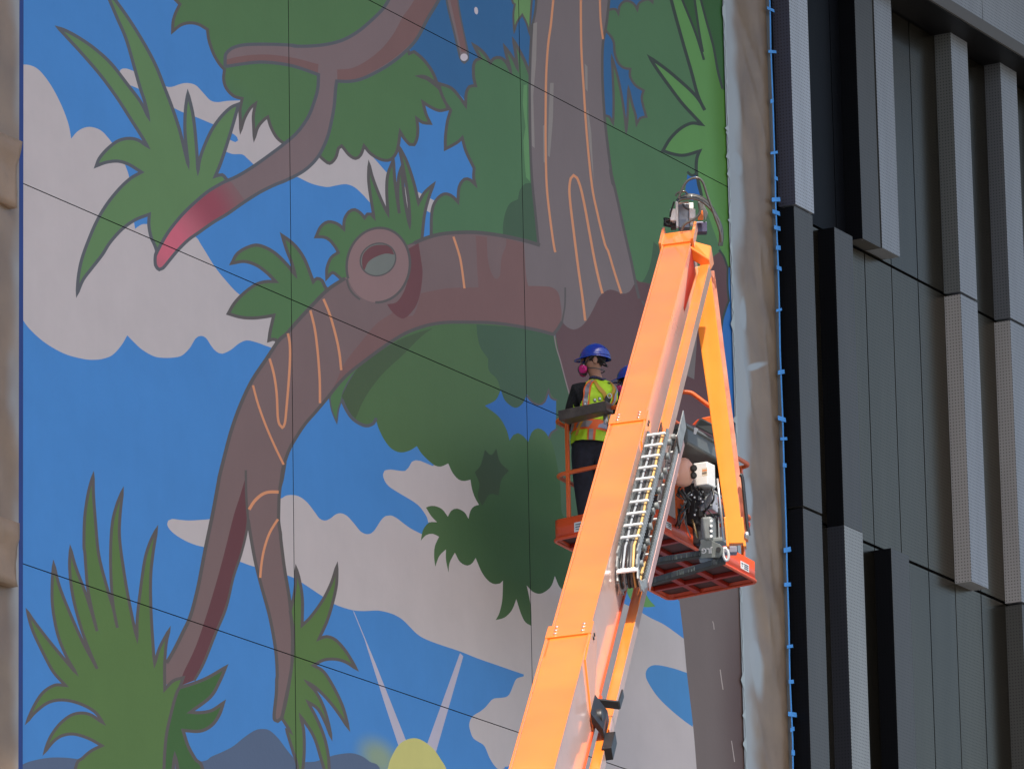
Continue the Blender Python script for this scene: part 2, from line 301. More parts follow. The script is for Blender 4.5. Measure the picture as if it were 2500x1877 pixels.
fill('trunk', 'D 1690,-160! 1680,60 1655,200 1643,400 1640,600 1642,900 1655,1200 1680,1450 1700,1655 G 45,760! 100,790! 265,850! 285,1150 272,1425! 310,1465 370,1490 440,1460 500,1390 550,1300 600,1200 650,1150 700,1130 760,1145 810,1168 870,1150 920,1075! 890,880 830,620 760,300 700,50 K 355,1659! 320,1400 290,1150 270,900 260,650 265,400 300,200 330,-160!')
line('outline2', 'D 1690,-120 1680,60 1655,200 1643,400 1640,600 1642,900 1655,1200 1680,1450 1700,1655', 6)
line('outline2', 'G 960,1210! 930,1080! 890,880 830,620 760,300 700,50 K 355,1659 320,1400 290,1150 270,900 260,650 265,400 300,200 330,-100', 6.5)
line('outline2', 'G 985,1230 1020,1280', 5)
line('purpleedge', 'G 195,1530 215,1650 H 250,290 300,480 345,640', 3)
for sp in ('D 1665,160! 1690,150! 1684,400! 1664,650! 1674,1000! 1656,985! 1648,600!', 'D 1778,560! 1802,560! 1797,800! 1776,1060! 1762,1050! 1768,800!', 'D 2012,430! 2030,450! 2032,620! 2017,600!', 'D 2035,740! 2056,900! 2072,1220! 2058,1100! 2040,950! 2026,760!', 'D 1730,850! 1742,840! 1744,1100! 1734,1095!'): fill('brushgrey', sp)
# --- big limb
fill('limb', 'D 1710,1655! 1600,1625 1450,1590 1300,1572 1180,1570 1050,1580 950,1605 860,1645 E 650,20! 400,212! 280,290 180,390 60,520 0,590 B 1880,640 1800,760 1700,910 1620,1080 1560,1250 1520,1400 1480,1560 L 1200,200 1160,420 1110,660 1060,920 1010,1110 960,1220 900,1340 845,1432! 845,1575! 940,1585! 1035,1548! 1100,1430 1180,1230 1250,1060 1300,850 1350,700 1385,560 1400,512! 1420,600 1450,760 1490,920 1540,1100 1575,1280 1590,1400 1595,1520 C 1868,1050 1865,1150 1850,1290 1856,1325 1875,1333 1900,1312 1925,1200 1950,1080 1970,960 1974,850 1975,750 1965,620 1950,480 1920,300 1895,100 L 1617,560 1605,480 1605,400 1610,280 1630,150 1650,60 B 1900,1600 1910,1500 1950,1380 2000,1290 2060,1200 2130,1120 E 280,1018 350,930 430,850 520,780 600,720 700,650 800,590 900,550 1000,525 1100,515 1250,515 1400,520 1550,540 1700,570 1800,597! 1830,560 1860,510! 1950,350! 1960,200! 1940,-10!')
fill('limbshade', 'E 905,320! 1000,300 1100,285 1295,280! 1285,150 1280,0 D 1275,1590! 1352,1600! E 1355,60 1370,150 1400,215 1420,225 1440,200 1450,80 1480,0 D 1482,1610! 1600,1640! E 1605,60 1615,200 1630,270! 1720,272 1790,280 1835,320 1850,400 1852,480 1830,550 1800,585! 1650,550 1500,525 1300,505 1100,505 950,530 800,580 650,680 500,785 400,870 330,960 290,1010! 340,900 370,830 420,750 500,650 600,530 700,460! 740,440 850,470')
fill('trunk', 'D 1602,1632! E 1607,60 1616,200 1630,270! 1720,272 1790,280 1835,320 1850,400! 1868,510! 1990,500! 1990,-10! 1740,-10!')
fill('redshade', 'E 820,20! D 890,1640! E 905,80 917,180 905,300 880,390 840,450 790,490 740,470 700,430 678,393! 740,380 790,310 825,200 835,120')
fill('redshade2', 'L 1380,180! 1385,300 1395,450 1380,560 1345,700 1290,870 1240,1060 1170,1230 1090,1430 1030,1548! 940,1583! 960,1500 1040,1330 1110,1130 1180,900 1240,680 1300,440 1345,300')
line('outline2', 'D 1710,1655! 1600,1622 1450,1590 1300,1570 1180,1568 1050,1578 950,1603 860,1640', 9)
line('outline2', 'E 395,218 280,293 180,392 60,522 0,592 B 1880,640 1800,760 1700,910 1620,1080 1560,1250 1520,1400 1480,1560 L 1200,200 1160,420 1110,660 1060,920 1010,1110 960,1220 900,1340 848,1430', 9)
line('outline2', 'L 1383,130! 1386,300 1398,460! 1385,560 1350,700 1300,850 1250,1060 1180,1230 1100,1430 1035,1548', 6)
line('outline2', 'L 1398,460! 1420,600 1450,760 1490,920 1540,1100 1575,1280 1590,1400 1595,1520 C 1868,1050 1865,1150 1850,1290 1856,1325 1875,1333 1900,1312 1925,1200 1950,1080 1970,960 1974,850 1975,750 1965,620 1950,480 1920,300 1895,100 L 1617,560 1605,480 1605,400 1610,280 1630,150 1650,60 B 1900,1600 1910,1500 1950,1380 2000,1290 2060,1200 2130,1120 E 280,1018 350,930 430,850 520,780 600,720 700,650 800,590 900,550 1000,525 1100,515 1250,515 1400,520 1550,540 1700,570 1800,597! 1830,560 1860,510', 8)
line('outline2', 'E 1860,510! 1878,400 1880,280', 4)
rg = ellipse(*tp('E', 618, 130), 213 / 2.765, 252 / 2.765, 8, 44)
SHAPES.append(('poly', 'knot', rg))
line('outline2', ellipse(*tp('E', 618, 130), 213 / 2.765, 252 / 2.765, 8, 44, -208, 86), 6, raw=True)
line('outline2', 'E 405,225 420,280 450,325 495,362', 5)
inn = ellipse(*tp('E', 616, 92), 122 / 2.765, 108 / 2.765, -24, 34)
SHAPES.append(('poly', 'knothole', inn)); 
fill('redshade', 'E 512,150! 508,100 520,50 570,5 640,-8 700,8 726,60! 670,52 600,75 550,110 525,165!')
line('outline2', inn, 3.5, closed=True, raw=True)
# --- upper branch
fill('branch', 'A 1520,400 1525,365 1560,330 1620,308 1700,300 1850,300 2000,308 D 40,312 150,312 270,300 380,270 480,215 570,140 650,60 700,-20 740,-160! 1080,-160! 1060,-60! 1010,30 950,130 880,260 800,350 700,430 600,490 500,535 420,550 338,548! 330,600 320,720 300,830 270,940 210,1060 120,1150 0,1215 A 1850,1250 1750,1300 1640,1370 1540,1440 1440,1500 1340,1570 1270,1620 B 1200,30 1150,90 1100,150 1075,160 1050,130 1050,60 1075,10 A 1140,1560 1220,1460 1300,1380 1400,1295 1500,1235 1600,1190 1700,1130 1800,1060 1920,970 2010,890 2080,790 2120,690 2145,600 2150,505! 2040,465 1950,440 1850,425 1750,420 1650,430 1520,450!')
fill('pinktip', 'A 1560,1225! 1500,1235 1400,1295 1300,1380 1220,1460 1140,1560 B 1075,10 1050,60 1050,130 1075,160 1100,150 1150,90 1200,30 A 1270,1620 1340,1570 1440,1500 1540,1440 1660,1360!')
fill('branchshade', 'A 1522,405! 1600,385 1720,370 1850,372 2000,395 2150,435! 2146,500! 2040,462 1950,437 1850,422 1750,417 1650,427 1522,445!')
fill('branchshade', 'D 340,470! 440,460 540,410 640,330 720,230 780,120 830,50 870,-20 920,-160! 1070,-160! 1050,-20! 1000,30 940,130 870,255 790,340 690,420 590,480 500,525 420,540 342,540!')
line('outline', 'A 1520,452! 1520,400 1525,365 1560,330 1620,308 1700,300 1850,300 2000,308 D 40,312 150,312 270,300 380,270 480,215 570,140 650,60 700,-20', 8)
line('outline', 'D 1060,-60 1010,30 950,130 880,260 800,350 700,430 600,490 500,535 420,550 338,548! 330,600 320,720 300,830 270,940 210,1060 120,1150 0,1215 A 1850,1250 1750,1300 1640,1370 1540,1440 1440,1500 1340,1570 1270,1620 B 1200,30 1150,90 1100,150 1075,160 1050,130 1050,60 1075,10 A 1140,1560 1220,1460 1300,1380 1400,1295 1500,1235 1600,1190 1700,1130 1800,1060 1920,970 2010,890 2080,790 2120,690 2145,600 2150,505! 2040,465 1950,440 1850,425 1750,420 1650,430 1520,450', 8)
fill('branch', 'D 1050,-160! 1072,-40 1090,60 1130,220 1160,350 1175,400 1200,425 1222,405 1222,350 1200,250 1175,130 1150,-20 1130,-160!', 5)
fill('branchshade', 'D 1085,-160! 1100,-20 1130,120 1180,350! 1216,350! 1195,240 1165,100 1148,-20 1120,-160!')
SHAPES.append(('poly', 'dot', ellipse(*tp('D', 1197, 387), 9.2, 9.0)))
SHAPES.append(('poly', 'dot', ellipse(*tp('D', 1279, 73), 4.6, 9.2, -8)))
# --- upper left palm, over the branch line it hides behind
fill('leafgreen', 'A 680,-160! 735,-10! 790,120 850,260 900,430 945,590 975,680 1005,800! 950,690 860,570 750,430 640,330 540,260 450,210 392,188! 450,250 560,370 680,510 790,660 880,800 950,910 998,990! 930,945 860,935 790,955 720,1010 670,1070 650,1120! 720,1095 800,1088 870,1110 920,1140 955,1162! 880,1205 800,1280 720,1380 660,1480 610,1590 B 555,80 530,200 520,325! 560,230 620,150 690,60 A 740,1640 820,1550 910,1485 1008,1446! 1005,1520 1020,1600 1045,1655 B 1060,42! 1078,5 A 1140,1560 1220,1460 1300,1380 1400,1295 1500,1235 1535,1218! 1500,1180 1453,1190! 1490,1100 1530,980 1570,850 1611,703! 1560,725 1500,780 1440,860 1390,960 1350,1070 1336,1163! 1330,1050 1318,900 1300,760 1268,627! 1252,740 1248,880 1258,1000 1272,1122! 1245,1010 1210,870 1160,720 1110,590 1050,440 970,290 870,130 770,-10! 720,-160!', 8, 'outline')
# --- lower left and right bushes
fill('bushdark', 'C 1200,1110! 1300,1080 1400,1040 1524,968! 1480,1070 1420,1170 1285,1272! 1350,1275 1430,1260 1509,1208! 1480,1290 1430,1360 1350,1400 1236,1395! 1270,1500 1320,1590 1370,1660 1420,2000! 1230,2000! 1200,1659 1180,1560! 1165,1700 1150,2000! 1080,2000! 1080,1400!', 8, 'outline2')
fill('bush', 'C 183,590! 230,660 330,790 430,910 517,1013! 450,900 390,750 355,560 352,400 362,268! 400,420 470,600 560,800 657,980! 600,850 540,680 490,480 470,300 475,165! 510,290 570,450 610,570 656,726! 620,580 590,420 573,200 L 290,640 295,450 320,280 353,160! 355,300 370,500 390,700 440,900 490,1070 516,1193! 490,1060 475,900 470,700 480,500 510,370 552,263! 535,420 530,580 555,780 590,990 649,1278! 650,1130 670,950 700,740 735,620 783,522! 755,700 740,870 745,1120 766,1443! 800,1330 867,1202! 845,1300 835,1450 836,1608! C 1170,1060 1236,1040! 1215,1100 1190,1150 1155,1280 1120,1450 1105,1700 1100,2000! 470,2000! 510,1650 560,1580 620,1530 687,1498! 600,1450 500,1420 420,1430 360,1470 300,1543! 340,1440 410,1345 500,1285 600,1285 699,1347! 640,1270 540,1215 430,1190 330,1205 240,1270 181,1338! 230,1230 290,1140 370,1090 443,1092! 360,1000 290,870 220,720', 7.5, 'outline2')
fill('bush', 'L 1682,1080! 1705,990 1718,900 1722,787! 1745,870 1765,1000 1763,1175! 1820,1120 1900,1010 1960,890 1999,769! 1995,900 1970,1020 1930,1150 1876,1268! F 270,762 330,785 390,850 430,910 470,980! 400,935 330,915 250,920 182,957! 250,1000 320,1110 380,1240 418,1382! 350,1280 280,1190 200,1110 132,1065! 200,1140 250,1240 280,1340 301,1444! 260,1340 210,1250 142,1202! 200,1310 250,1430 280,1560 290,1700 320,1950! 300,1950! 262,1700 230,1580 180,1430 92,1295! 115,1400 118,1550 105,1720 110,1950! 90,1950! 75,1659 40,1530 0,1390 C 1965,1410! 1903,1312! 1930,1200 1955,1060 1975,900 1978,700!', 7.5, 'outline2')
# --- orange bark lines
for sp, w in (('B 1708,940 1740,1060 1790,1200 1850,1340 1915,1475', 5.5), ('B 1820,760 1850,870 1868,1000 1875,1150 1887,1205 1905,1225 1923,1195 1935,1080 1950,900 1958,750 1955,650 1943,590', 6), ('B 2095,435 2125,560 2145,720 2158,900 2160,1060', 6),
              ('E 248,358 290,460 330,600 355,720 368,838', 6), ('L 1405,395 1440,340 1490,295 1540,277 1605,277', 7.5), ('L 1480,855 1490,750 1510,650 1545,550 1600,460', 6),
              ('D 1125,1597 1145,1655 E 1170,80 1185,170 1200,287', 5.5), ('D 1810,-120 1785,150 1765,300 1752,500 1748,750 1748,1000 1755,1250 1775,1450 1803,1655 G 207,795', 5.5),
              ('D 1985,-120 1988,300 2005,600 2025,900 2060,1250 2100,1450 2150,1655 G 680,780 740,980 800,1165', 5.5), ('D 2112,-120 2118,120 2135,265', 5),
              ('G 475,1410 450,1200 410,920 370,600 340,350 332,220 345,130 370,103 400,125 435,220 470,380 510,600 560,870 600,1050 630,1165', 6)):
    line('bark', sp, w, taper=False)

def paint(name, r, g, b, k=1.55, var=0.05, sp=None, rough=0.55):
    """mural paint: flat pigment with roller mottling; sp = list of ((photo x, y), radius m, colour) spray fades"""
    m = bpy.data.materials.new('paint_' + name); m.use_nodes = True; n = m.node_tree.nodes; l = m.node_tree.links; bs = n['Principled BSDF']
    bs.inputs['Roughness'].default_value = rough; bs.inputs['Specular IOR Level'].default_value = 0.25
    geo = n.new('ShaderNodeNewGeometry')
    cur = None
    def rgbn(c):
        q = n.new('ShaderNodeRGB'); cc = rgb(*c, k); q.outputs[0].default_value = (min(.85, cc[0] * 1.12), cc[1] * 0.98, cc[2] * 0.86, 1); return q.outputs[0]
    cur = rgbn((r, g, b))
    for (c0, rad, col_) in (sp or []):
        w0 = W(*c0); vs = n.new('ShaderNodeVectorMath'); vs.operation = 'SUBTRACT'; l.new(geo.outputs['Position'], vs.inputs[0]); vs.inputs[1].default_value = w0
        sc = n.new('ShaderNodeVectorMath'); sc.operation = 'MULTIPLY'; l.new(vs.outputs[0], sc.inputs[0]); sc.inputs[1].default_value = (1 / rad[0], 0, 1 / rad[1])
        ln = n.new('ShaderNodeVectorMath'); ln.operation = 'LENGTH'; l.new(sc.outputs[0], ln.inputs[0])
        mr = n.new('ShaderNodeMapRange'); mr.interpolation_type = 'SMOOTHSTEP'; mr.inputs[1].default_value = 0.15; mr.inputs[2].default_value = 1.0; mr.inputs[3].default_value = 1.0; mr.inputs[4].default_value = 0.0
        l.new(ln.outputs['Value'], mr.inputs[0])
        mx = n.new('ShaderNodeMix'); mx.data_type = 'RGBA'; l.new(mr.outputs[0], mx.inputs[0]); l.new(cur, mx.inputs[6]); l.new(rgbn(col_), mx.inputs[7]); cur = mx.outputs[2]
    no = n.new('ShaderNodeTexNoise'); no.inputs['Scale'].default_value = 1.6; no.inputs['Detail'].default_value = 8; no.inputs['Roughness'].default_value = 0.65; l.new(geo.outputs['Position'], no.inputs['Vector'])
    mr = n.new('ShaderNodeMapRange'); mr.inputs[1].default_value = 0.25; mr.inputs[2].default_value = 0.75; mr.inputs[3].default_value = 1 - var; mr.inputs[4].default_value = 1 + var; l.new(no.outputs[0], mr.inputs[0])
    mp2 = n.new('ShaderNodeMapping'); mp2.inputs['Scale'].default_value = (7, 1, 0.7); l.new(geo.outputs['Position'], mp2.inputs[0])
    ns2 = n.new('ShaderNodeTexNoise'); ns2.inputs['Scale'].default_value = 1.0; ns2.inputs['Detail'].default_value = 9; ns2.inputs['Roughness'].default_value = 0.7; l.new(mp2.outputs[0], ns2.inputs['Vector'])
    mr2 = n.new('ShaderNodeMapRange'); mr2.inputs[1].default_value = 0.25; mr2.inputs[2].default_value = 0.75; mr2.inputs[3].default_value = 0.986; mr2.inputs[4].default_value = 1.014; l.new(ns2.outputs[0], mr2.inputs[0])
    mm = n.new('ShaderNodeMath'); mm.operation = 'MULTIPLY'; l.new(mr.outputs[0], mm.inputs[0]); l.new(mr2.outputs[0], mm.inputs[1])
    vm = n.new('ShaderNodeVectorMath'); vm.operation = 'SCALE'; l.new(cur, vm.inputs[0]); l.new(mm.outputs[0], vm.inputs['Scale']); l.new(vm.outputs[0], bs.inputs['Base Color'])
    n2 = n.new('ShaderNodeTexNoise'); n2.inputs['Scale'].default_value = 26; n2.inputs['Detail'].default_value = 4; l.new(geo.outputs['Position'], n2.inputs['Vector'])
    bp = n.new('ShaderNodeBump'); bp.inputs['Strength'].default_value = 0.12; bp.inputs['Distance'].default_value = 0.01; l.new(n2.outputs[0], bp.inputs['Height']); l.new(bp.outputs[0], bs.inputs['Normal'])
    return m
DK = ((1290, 1330), (2.6, 1.25), (40, 72, 34))
PAINT = {'sky': ((60, 121, 188), [((1150, 1130), (1.6, 1.2), (72, 127, 190)), ((925, 1850), (0.5, 0.25), (118, 142, 126))]), 'night': ((44, 92, 140), None), 'blue2': ((62, 122, 180), None),
  'cloud': ((165, 165, 171), [((1480, 1480), (2.2, 0.8), (156, 158, 162))]), 'mountain': ((74, 92, 120), None), 'ray': ((160, 163, 184), None), 'sunpaint': ((174, 178, 112), None),
  'foliage1': ((72, 108, 70), [((560, 330), (0.9, 0.6), (72, 106, 84))]), 'foliage2': ((70, 100, 64), [DK, ((1330, 1190), (1.0, 0.6), (46, 80, 40))]), 'foliage3': ((84, 134, 76), [((1775, 250), (0.5, 3.0), (66, 112, 44))]), 'foliage4': ((62, 92, 68), [((1440, 1330), (0.9, 0.5), (54, 82, 58))]),
  'foliage5': ((70, 108, 76), None), 'leafgreen': ((84, 120, 80), None), 'bush': ((76, 108, 60), None), 'bushdark': ((56, 92, 50), None), 'shadegreen': ((60, 86, 66), None), 'shadeleaf': ((64, 84, 58), None),
  'star': ((44, 62, 38), None), 'bluehole': ((46, 100, 168), None), 'bluepatch': ((38, 96, 166), None), 'lightgreen': ((94, 134, 86), None), 'brushgreen': ((88, 134, 90), None), 'deepgreen': ((46, 86, 46), None),
  'outline': ((78, 84, 92), None), 'outline2': ((80, 79, 80), None), 'outline3': ((50, 60, 56), None), 'purple': ((88, 68, 72), [((1700, 800), (1.5, 1.2), (78, 52, 56))]), 'purpleedge': ((120, 112, 114), None),
  'trunkshade': ((98, 92, 92), [((1830, 1750), (0.9, 2.0), (76, 64, 64))]), 'palescratch': ((150, 146, 146), None), 'palegrey': ((100, 96, 98), None), 'trunk': ((106, 100, 104), None), 'brushgrey': ((126, 124, 124), None),
  'limb': ((106, 92, 94), None), 'limbshade': ((108, 84, 84), None), 'redshade': ((96, 62, 66), None), 'redshade2': ((88, 56, 62), None), 'knot': ((124, 104, 106), None), 'knothole': ((102, 110, 108), None),
  'branch': ((110, 98, 102), None), 'branchshade': ((108, 84, 84), None), 'pinktip': ((112, 92, 96), [((505, 505), (0.75, 0.5), (128, 66, 80)), ((415, 590), (0.95, 0.62), (176, 92, 112))]), 'dot': ((176, 174, 186), None), 'bark': ((188, 132, 100), None)}
KIND = {'cloud': 'painted_cloud', 'ray': 'painted_sunbeam', 'sunpaint': 'painted_sun', 'mountain': 'painted_mountain', 'dot': 'painted_dot', 'palegrey': 'painted_trunk', 'trunk': 'painted_trunk', 'brushgrey': 'painted_trunk', 'purple': 'painted_trunk',
  'purpleedge': 'painted_trunk', 'trunkshade': 'painted_trunk', 'palescratch': 'painted_trunk', 'limb': 'painted_limb', 'limbshade': 'painted_limb', 'redshade': 'painted_limb', 'redshade2': 'painted_limb', 'knot': 'painted_limb', 'knothole': 'painted_limb',
  'branch': 'painted_branch', 'branchshade': 'painted_branch', 'pinktip': 'painted_branch', 'bark': 'painted_bark_line', 'outline': 'painted_outline', 'outline2': 'painted_outline', 'outline3': 'painted_outline',
  'sky': None, 'night': None, 'blue2': None, 'bluehole': None, 'bluepatch': None}
PM = {k: paint(k, *c[0], sp=c[1]) for k, c in PAINT.items()}

GAP = 0.0052
XS = [40.09, 44.22, 48.35, 52.66]; ZS = [3.70, 6.79, 9.88, 12.965, 16.085, 19.165, 22.25, 25.3]
cells = [(XS[i] + (GAP if i else 0), XS[i + 1] - GAP, ZS[j] + 0.0042, ZS[j + 1] - 0.0042) for i in range(3) for j in range(len(ZS) - 1)]
def build_mural():
    V = []; E = []; polys = []
    def ring(pts, closed=True):
        k = len(V); V.extend(pts); n = len(pts)
        E.extend([(k + i, k + (i + 1) % n) for i in range(n if closed else n - 1)])
    def wp(p): q = W(p[0], p[1]); return (q.x, q.z)
    for c in cells: ring([(c[0], c[2]), (c[1], c[2]), (c[1], c[3]), (c[0], c[3])])
    sh = []
    for kind, key, dat in SHAPES:
        if kind == 'poly':
            q = [wp(p) for p in dat]; ring(q); sh.append((kind, key, np.array(q)))
        else:
            qs = [[wp(p) for p in qd] for qd in dat]
            L = [q[0] for q in qs] + [qs[-1][1]]; R_ = [q[3] for q in qs] + [qs[-1][2]]
            ring(L, False); ring(R_, False); k = len(V)
            V.extend([L[0], R_[0], L[-1], R_[-1]]); E.extend([(k, k + 1), (k + 2, k + 3)])
            sh.append((kind, key, np.array(qs)))
    vs, es, fs, ov, oe, of = delaunay_2d_cdt([Vector(v) for v in V], E, [], 0, 1e-5)
    vs = np.array([tuple(v) for v in vs]); fs = np.array([f for f in fs if len(f) == 3])
    ce = vs[fs].mean(axis=1); key = np.full(len(fs), -1)
    keys = list(PAINT)
    def inside(poly, idx):
        x, y = ce[idx, 0], ce[idx, 1]; r = np.zeros(len(idx), bool); n = len(poly)
        x0, y0 = poly[:, 0], poly[:, 1]; x1, y1 = np.roll(x0, -1), np.roll(y0, -1)
        for a, b, c, d in zip(x0, y0, x1, y1):
            if b == d: continue
            h = ((b > y) != (d > y)); xi = (c - a) * (y - b) / (d - b) + a; r ^= h & (x < xi)
        return r
    key[:] = keys.index('sky')
    for kind, kk, dat in sh:
        flat = dat.reshape(-1, 2); lo, hi = flat.min(0), flat.max(0)
        idx = np.nonzero((ce[:, 0] >= lo[0]) & (ce[:, 0] <= hi[0]) & (ce[:, 1] >= lo[1]) & (ce[:, 1] <= hi[1]))[0]
        if not len(idx): continue
        if kind == 'poly': key[idx[inside(dat, idx)]] = keys.index(kk)
        else:
            hit = np.zeros(len(idx), bool); x, y = ce[idx, 0], ce[idx, 1]
            for q in dat:
                for tri in ((0, 1, 2), (0, 2, 3)):
                    s_ = []
                    for a, b in zip(tri, tri[1:] + tri[:1]):
                        s_.append((q[b][0] - q[a][0]) * (y - q[a][1]) - (q[b][1] - q[a][1]) * (x - q[a][0]))
                    hit |= ((s_[0] >= 0) & (s_[1] >= 0) & (s_[2] >= 0)) | ((s_[0] <= 0) & (s_[1] <= 0) & (s_[2] <= 0))
            key[idx[hit]] = keys.index(kk)
    return vs, fs, ce, key, keys
mural = empty('mural_wall', (46.4, 0, 0), 'tall blue wall painted with a cartoon jungle mural of palms, clouds and a bent tree', 'wall')
vs, fs, ce, pkey, keys = build_mural()
dark = mat('joint_backing', (0.012, 0.012, 0.014), 0.9)
conc = mat('panel_concrete', (0.35, 0.35, 0.34), 0.8)
for c in cells:
    sel = np.nonzero((ce[:, 0] > c[0]) & (ce[:, 0] < c[1]) & (ce[:, 1] > c[2]) & (ce[:, 1] < c[3]))[0]
    groups = {}
    for i in sel: groups.setdefault(KIND.get(keys[pkey[i]], 'painted_foliage'), []).append(i)
    panel = None
    for kd in sorted(groups, key=lambda s: (s is not None, s or '')):
        ids = groups[kd]; used = {}; vv = []; ff = []; mi = []; ms = []
        for i in ids:
            f = []
            for q in fs[i]:
                if q not in used: used[q] = len(vv); vv.append((vs[q][0], 0.0, vs[q][1]))
                f.append(used[q])
            a, b, d = (Vector(vv[j]) for j in f)
            if (b - a).cross(d - a).y > 0: f = f[::-1]
            ff.append(f)
            if keys[pkey[i]] not in ms: ms.append(keys[pkey[i]])
            mi.append(ms.index(keys[pkey[i]]))
        if kd is None:
            k = len(vv); x0, x1, z0, z1 = c
            vv += [(x0, 0, z0), (x1, 0, z0), (x1, 0, z1), (x0, 0, z1), (x0, .06, z0), (x1, .06, z0), (x1, .06, z1), (x0, .06, z1)]
            for q in ((0, 4, 5, 1), (1, 5, 6, 2), (2, 6, 7, 3), (3, 7, 4, 0)): ff.append(tuple(k + j for j in q)); mi.append(len(ms))
        me = bpy.data.meshes.new(kd or 'wall_panel'); me.from_pydata(vv, [], ff)
        o = link(kd or 'wall_panel', me, [PM[s] for s in ms] + ([dark] if kd is None else []), panel if kd else mural)
        for p, q in zip(me.polygons, mi): p.material_index = q
        if kd is None: panel = o
MB().abox(40.0, 52.66, 0.06, 0.5, 0, 26.0).build('wall_core', dark, mural)
MB().abox(40.09, 52.66, -0.001, 0.06, 0, 3.69).build('wall_base', conc, mural)
MB().abox(40.0, 52.66, -0.05, 0.5, 25.31, 26.4).build('parapet', conc, mural, bevel=0.01)

# ------------------------------------------------------------------ dark panelled facade with fins
def perf(name, col, rough=0.45, pitch=0.034, rad=0.0072, metal=0.0):
    m = bpy.data.materials.new(name); m.use_nodes = True; n = m.node_tree.nodes; l = m.node_tree.links; bs = n['Principled BSDF']
    bs.inputs['Roughness'].default_value = rough; bs.inputs['Metallic'].default_value = metal
    geo = n.new('ShaderNodeNewGeometry'); sp = n.new('ShaderNodeSeparateXYZ'); l.new(geo.outputs['Position'], sp.inputs[0])
    ns = n.new('ShaderNodeSeparateXYZ'); l.new(geo.outputs['True Normal'], ns.inputs[0])
    ab = n.new('ShaderNodeMath'); ab.operation = 'ABSOLUTE'; l.new(ns.outputs[0], ab.inputs[0])
    gt = n.new('ShaderNodeMath'); gt.operation = 'GREATER_THAN'; gt.inputs[1].default_value = 0.5; l.new(ab.outputs[0], gt.inputs[0])
    mx = n.new('ShaderNodeMix'); mx.data_type = 'FLOAT'; l.new(gt.outputs[0], mx.inputs[0]); l.new(sp.outputs[0], mx.inputs[2]); l.new(sp.outputs[1], mx.inputs[3])
    d = []
    for src in (mx.outputs[0], sp.outputs[2]):
        a = n.new('ShaderNodeMath'); a.operation = 'DIVIDE'; a.inputs[1].default_value = pitch; l.new(src, a.inputs[0])
        b = n.new('ShaderNodeMath'); b.operation = 'FRACT'; l.new(a.outputs[0], b.inputs[0])
        c = n.new('ShaderNodeMath'); c.operation = 'SUBTRACT'; c.inputs[1].default_value = 0.5; l.new(b.outputs[0], c.inputs[0])
        e = n.new('ShaderNodeMath'); e.operation = 'POWER'; e.inputs[1].default_value = 2; l.new(c.outputs[0], e.inputs[0]); d.append(e)
    ad = n.new('ShaderNodeMath'); ad.operation = 'ADD'; l.new(d[0].outputs[0], ad.inputs[0]); l.new(d[1].outputs[0], ad.inputs[1])
    lt = n.new('ShaderNodeMath'); lt.operation = 'LESS_THAN'; lt.inputs[1].default_value = (rad / pitch) ** 2; l.new(ad.outputs[0], lt.inputs[0])
    no = n.new('ShaderNodeTexNoise'); no.inputs['Scale'].default_value = 0.9; no.inputs['Detail'].default_value = 7; mpp = n.new('ShaderNodeMapping'); mpp.inputs['Scale'].default_value = (6, 6, 0.6); l.new(geo.outputs['Position'], mpp.inputs[0]); l.new(mpp.outputs[0], no.inputs['Vector'])
    mr = n.new('ShaderNodeMapRange'); mr.inputs[1].default_value = 0.3; mr.inputs[2].default_value = 0.7; mr.inputs[3].default_value = 0.92; mr.inputs[4].default_value = 1.08; l.new(no.outputs[0], mr.inputs[0])
    sc = n.new('ShaderNodeVectorMath'); sc.operation = 'SCALE'; sc.inputs[0].default_value = col[:3]; l.new(mr.outputs[0], sc.inputs['Scale'])
    mc = n.new('ShaderNodeMix'); mc.data_type = 'RGBA'; l.new(lt.outputs[0], mc.inputs[0]); l.new(sc.outputs[0], mc.inputs[6]); mc.inputs[7].default_value = tuple(v * 0.32 for v in col[:3]) + (1,)
    l.new(mc.outputs[2], bs.inputs['Base Color'])
    return m
FK = 1.55
m_light = perf('perforated_light_grey', rgb(122, 125, 129, 1.5)); m_mid = perf('perforated_mid_grey', rgb(80, 79, 76, 1.0)); m_base = perf('perforated_dark_grey', rgb(90, 81, 66, 1.1), 0.24, metal=0.95); m_base2 = perf('perforated_dark_grey_b', rgb(93, 84, 69, 1.16), 0.28, metal=0.95); m_base3 = perf('perforated_dark_grey_c', rgb(88, 79, 64, 1.05), 0.22, metal=0.95)
m_pale = perf('perforated_pale_grey', rgb(142, 138, 136, 1.5)); m_black = mat('black_metal', (0.005, 0.005, 0.006), 0.5, spec=0.2); m_navy = perf('perforated_shade_black', (0.0045, 0.005, 0.007, 1), 0.5); m_navy.node_tree.nodes['Principled BSDF'].inputs['Specular IOR Level'].default_value = 0.15
fac = empty('panelled_facade', (58, 0, 0), 'dark grey metal building facade of perforated panels with projecting vertical fins', 'building')
MB().abox(53.45, 70, 0.05, 3.0, 0, 26.4).build('facade_core', mat('facade_core', (0.006, 0.006, 0.008), 0.8), fac)
rows = [0.7, 3.79, 6.88, 9.97, 13.06, 16.145, 19.23, 22.07]
cols = [53.545] + [53.66 + 0.63 * i for i in range(26)]
gp = 0.009; cache = {}
